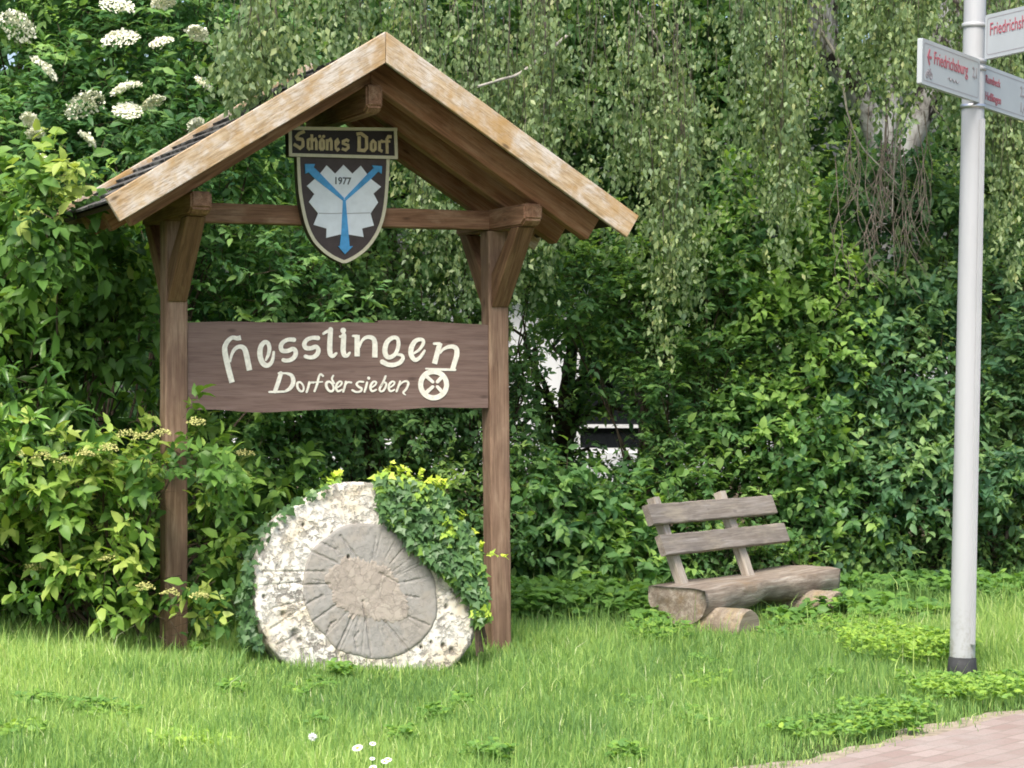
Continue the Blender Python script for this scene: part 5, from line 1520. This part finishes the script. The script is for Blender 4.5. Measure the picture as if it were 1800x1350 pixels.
# ------------------------------------------------------------------ grass, weeds, flowers
def patch(x, y): return (np.sin(x * 1.7 + 0.6 * np.sin(y * 1.3)) * np.cos(y * 1.1 + 0.9 * np.sin(x * 0.8)) + 0.6 * np.sin(x * 4.3 + y * 2.2) * np.cos(y * 3.7 - x)) / 1.6
def grass_field(n, y0, y1, hmul, wmul):
    y = rng.uniform(y0, y1, n); half = 0.26 * y + 0.7
    x = rng.uniform(-1, 1, n) * half
    d = path_dist(x, y) + rng.normal(0, 0.035, n) + 0.05 * np.sin(x * 9 + y * 4) + 0.03 * np.sin(x * 23 - y * 17)
    ok = d < 0.0
    thin = np.clip(-d / 0.35, 0.3, 1)
    ok &= rng.random(n) < thin
    x, y, d = x[ok], y[ok], d[ok]; n = len(x)
    pt = patch(x, y)
    tuft = np.clip(patch(x * 2.3 + 4, y * 2.1 + 7), 0, 1) ** 2
    h = (0.075 + 0.03 * pt + 0.05 * tuft + rng.gamma(2.0, 0.017, n)) * hmul * np.clip(0.45 + -d / 1.2, 0.45, 1)
    h *= np.where(rng.random(n) < 0.02, 1.8, 1)
    h *= np.clip(np.hypot((x + 0.05) / 0.45, (y - 13.45) / 0.8), 0.35, 1)
    h *= np.clip(np.hypot((x + 1.95) / 0.35, (y - 12.7) / 0.7), 0.45, 1)
    h *= np.where((x > -1.45) & (x < -0.1) & (y > 11.7 + 0.25 * x) & (y < 12.9), 0.55, 1)
    h *= np.clip(np.hypot((x - 2.50) / 0.5, (y - 12.35) / 0.75), 0.25, 1) ** 1.0
    q_ = np.stack([x - 1.25, y - 14.35], 1) @ np.array([[0.574, 0.819], [0.819, -0.574]])
    h *= np.where((q_[:, 0] > -0.3) & (q_[:, 0] < 2.2), np.clip(0.5 + np.abs(q_[:, 1] - 0.15) * 0.55, 0.5, 1), 1)
    h *= np.interp(y, [9, 12.5, 14, 18], [0.9, 1.0, 1.25, 1.3])
    a = rng.uniform(0, 6.28, n)
    lean = np.stack([np.cos(a), np.sin(a), np.zeros(n)], 1)
    fa = rng.uniform(0, 6.28, n); B = np.stack([np.cos(fa), np.sin(fa), np.zeros(n)], 1)
    w = rng.uniform(0.0035, 0.0065, n) * wmul
    bend = rng.uniform(0.05, 0.65, n) ** 1.2
    base = np.stack([x, y, ground_z(x) - 0.012], 1)
    up = np.array([0, 0, 1.0])
    mid = base + up * (h * 0.58)[:, None] + lean * (h * bend * 0.3)[:, None]
    tip = base + up * (h * (1 - 0.35 * bend))[:, None] + lean * (h * bend)[:, None]
    straw = rng.random(n) < 0.008
    V = np.stack([base - B * w[:, None] / 2, base + B * w[:, None] / 2, mid + B * w[:, None] * 0.42, mid - B * w[:, None] * 0.42, tip], 1)
    i = np.arange(n)[:, None] * 5
    ti = 0.40 + 0.20 * pt - 0.20 * tuft + rng.normal(0, 0.19, n) + (rng.random(n) < 0.06) * 0.4
    ti += 0.16 * np.sin(x * 0.9 + 1.1 * np.sin(y * 0.7)) * np.cos(y * 0.8 + 0.5) - 0.04
    ti = np.where(straw, 1.0, np.minimum(ti, 0.9))
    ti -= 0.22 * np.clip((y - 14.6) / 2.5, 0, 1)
    return V.reshape(-1, 3), [i + np.array([[0, 1, 2, 3]]), i + np.array([[3, 2, 4]])], np.repeat(np.clip(ti, 0, 1), 5)
Vs, Qs, Ts, tt, off_ = [], [], [], [], 0
for args in ((105000, 8.6, 11.5, 0.85, 0.9), (120000, 11.5, 14.5, 1.0, 1.0), (90000, 14.5, 19.3, 1.15, 1.3)):
    v, (q, t3), ti = grass_field(*args)
    Vs.append(v); Qs.append(q + off_); Ts.append(t3 + off_); tt.append(ti); off_ += len(v)
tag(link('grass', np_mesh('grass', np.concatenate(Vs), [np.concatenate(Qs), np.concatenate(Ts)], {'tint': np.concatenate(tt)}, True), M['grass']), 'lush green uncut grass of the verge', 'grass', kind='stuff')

# leafy weeds in the grass
def weeds(name, label, spots, L, mat):
    Ps, As, Ns, ts = [], [], [], []
    for (x, y, rx, ry, n, tint, hh) in spots:
        # x, y: ground position; rx, ry: patch radii
        a = rng.uniform(0, 6.28, n); q = np.sqrt(rng.random(n))
        px_, py_ = x + rx * q * np.cos(a), y + ry * q * np.sin(a)
        ok = path_dist(px_, py_) < -0.03
        px_, py_ = px_[ok], py_[ok]; m = len(px_)
        O = np.stack([px_, py_, ground_z(px_) + hh * rng.uniform(0.35, 1.0, m)], 1)
        for k in range(4):
            aa = rng.uniform(0, 6.28, m)
            Ps.append(O); As.append(np.stack([np.cos(aa), np.sin(aa), rng.normal(0.15, 0.3, m)], 1))
            Ns.append(np.array([0, -0.25, 1.0]) + rng.normal(0, 0.3, (m, 3))); ts.append(tint + rng.normal(0, 0.13, m))
    P, A, Nn, ti = map(np.concatenate, (Ps, As, Ns, ts))
    Lq = L * rng.uniform(0.6, 1.2, len(P))
    return tag(leaf_mesh(name, P, A, Nn, Lq, Lq * 0.62, ti, T_LEAF, mat), label, 'weeds', kind='stuff')
def gp(x, y):                       # ground point seen at a photo pixel
    Y = F_PX * (EYE + 0.05) / (y - HY); return ((x - CX) / F_PX * Y, Y)
sp_ = []
for (x, y, rx, ry, n, ti, hh) in [(1570, 1165, 0.32, 0.5, 380, 0.74, 0.20), (1650, 1160, 0.22, 0.4, 200, 0.68, 0.18), (1510, 1130, 0.25, 0.4, 150, 0.6, 0.17), (1700, 1230, 0.28, 0.3, 180, 0.66, 0.10), (1640, 1215, 0.2, 0.3, 110, 0.6, 0.10), (1240, 1215, 0.16, 0.25, 90, 0.68, 0.09), (1150, 1135, 0.22, 0.4, 160, 0.50, 0.15), (1420, 1130, 0.3, 0.5, 130, 0.35, 0.12),
                                 (30, 1330, 0.14, 0.2, 60, 0.66, 0.07), (340, 1335, 0.18, 0.18, 200, 0.9, 0.05), (200, 1300, 0.12, 0.2, 50, 0.6, 0.08), (1560, 1260, 0.25, 0.25, 120, 0.55, 0.08), (1450, 1290, 0.3, 0.25, 110, 0.5, 0.07), (1760, 1215, 0.2, 0.25, 90, 0.6, 0.09)]:
    gx, gy = gp(x, y); sp_.append((gx, gy, rx, ry, n, ti, hh))
for k in range(24):
    gx, gy = gp(rng.uniform(0, 1780), rng.uniform(1165, 1345))
    sp_.append((gx, gy, rng.uniform(0.05, 0.16), rng.uniform(0.06, 0.2), int(rng.uniform(14, 50)), rng.uniform(0.35, 0.6), rng.uniform(0.06, 0.10)))
weeds('clover_weeds', 'low round leaved weeds and clover growing in the grass', sp_, 0.038, M['lf_weed'])
sp_ = []
for (x, y, rx, ry, n, ti, hh) in [(930, 1095, 0.22, 0.6, 200, 0.30, 0.26), (1010, 1090, 0.25, 0.6, 220, 0.34, 0.24), (1090, 1090, 0.25, 0.6, 200, 0.36, 0.24), (960, 1060, 0.4, 0.5, 140, 0.3, 0.2), (1130, 1100, 0.15, 0.4, 60, 0.42, 0.18), (1150, 1118, 0.10, 0.3, 50, 0.36, 0.14), (1395, 1100, 0.16, 0.3, 50, 0.36, 0.11), (1500, 1085, 0.3, 0.4, 130, 0.34, 0.16), (1590, 1100, 0.35, 0.4, 150, 0.36, 0.15), (1560, 1050, 0.5, 0.5, 180, 0.25, 0.18), (1740, 1060, 0.4, 0.8, 200, 0.3, 0.2), (1650, 1040, 0.4, 0.5, 120, 0.2, 0.18)]:
    gx, gy = gp(x, y); sp_.append((gx, gy, rx, ry, n, ti, hh))
weeds('nettle_weeds', 'taller broad leaved nettles along the foot of the hedge', sp_, 0.085, M['lf_weed'])

def daisy(loc, r, h, label, fuzzy=False):
    root = thing('daisy', label, 'flower', loc, group='white flowers in the grass')
    t = Tubes(); t.add(np.array([[0, 0, -0.02], [0.004, 0, h * 0.5], [0.002, 0.003, h]]), [0.0016, 0.0015, 0.0014], 5); t.build('stem', M['grass_stem'], root)
    n = 26 if not fuzzy else 60
    a = np.linspace(0, 6.28, n, endpoint=False)
    A = np.stack([np.cos(a), np.sin(a), np.full(n, 0.15)], 1) if not fuzzy else rdir(n)
    P = np.tile(np.array([[0.002, 0.003, h]]), (n, 1))
    leaf_mesh('petals', P, A, np.array([0, -0.2, 1.0]) + rng.normal(0, 0.1, (n, 3)), np.full(n, r), np.full(n, r * 0.34), np.full(n, 0.5), T_SMALL, M['petal'], root)
    if not fuzzy:
        bm = bmesh.new(); bmesh.ops.create_icosphere(bm, subdivisions=2, radius=r * 0.32, matrix=Matrix.Translation((0.002, 0.003, h + 0.002)) @ Matrix.Diagonal((1, 1, 0.6, 1)))
        link('eye', bm_mesh('eye', bm, True), M['yellow_eye'], root)
    root.rotation_euler = (R(28), R(random.uniform(-12, 12)), 0)
M['grass_stem'] = plain('green_flower_stem', (0.12, 0.22, 0.05), 0.7, 0.2)
for (x, y, r, lab, fz) in ((638, 1308, 0.024, 'larger white daisy of the pair left of the lower daisy cluster', False), (651, 1301, 0.015, 'small white daisy just behind the larger one of the pair', False), (664, 1331, 0.016, 'white daisy in the middle of the lower daisy cluster', False), (679, 1329, 0.016, 'white daisy on the right of the lower daisy cluster', False), (662, 1342, 0.016, 'white daisy lowest in the lower daisy cluster', False), (651, 1327, 0.012, 'smallest white daisy on the left of the lower daisy cluster', False),
                           (1106, 1346, 0.013, 'lone white daisy at the bottom edge of the grass', False), (555, 1286, 0.020, 'fluffy grey white dandelion clock on a stalk', True)):
    h = 0.14 if not fz else 0.17
    g = at(x, y, 1)
    Y = F_PX * (EYE - (gz(-0.7) + h)) / (y - HY)
    p = at(x, y, Y)
    daisy((p.x, p.y + 0.06, p.z - h), r, h, lab, fz)
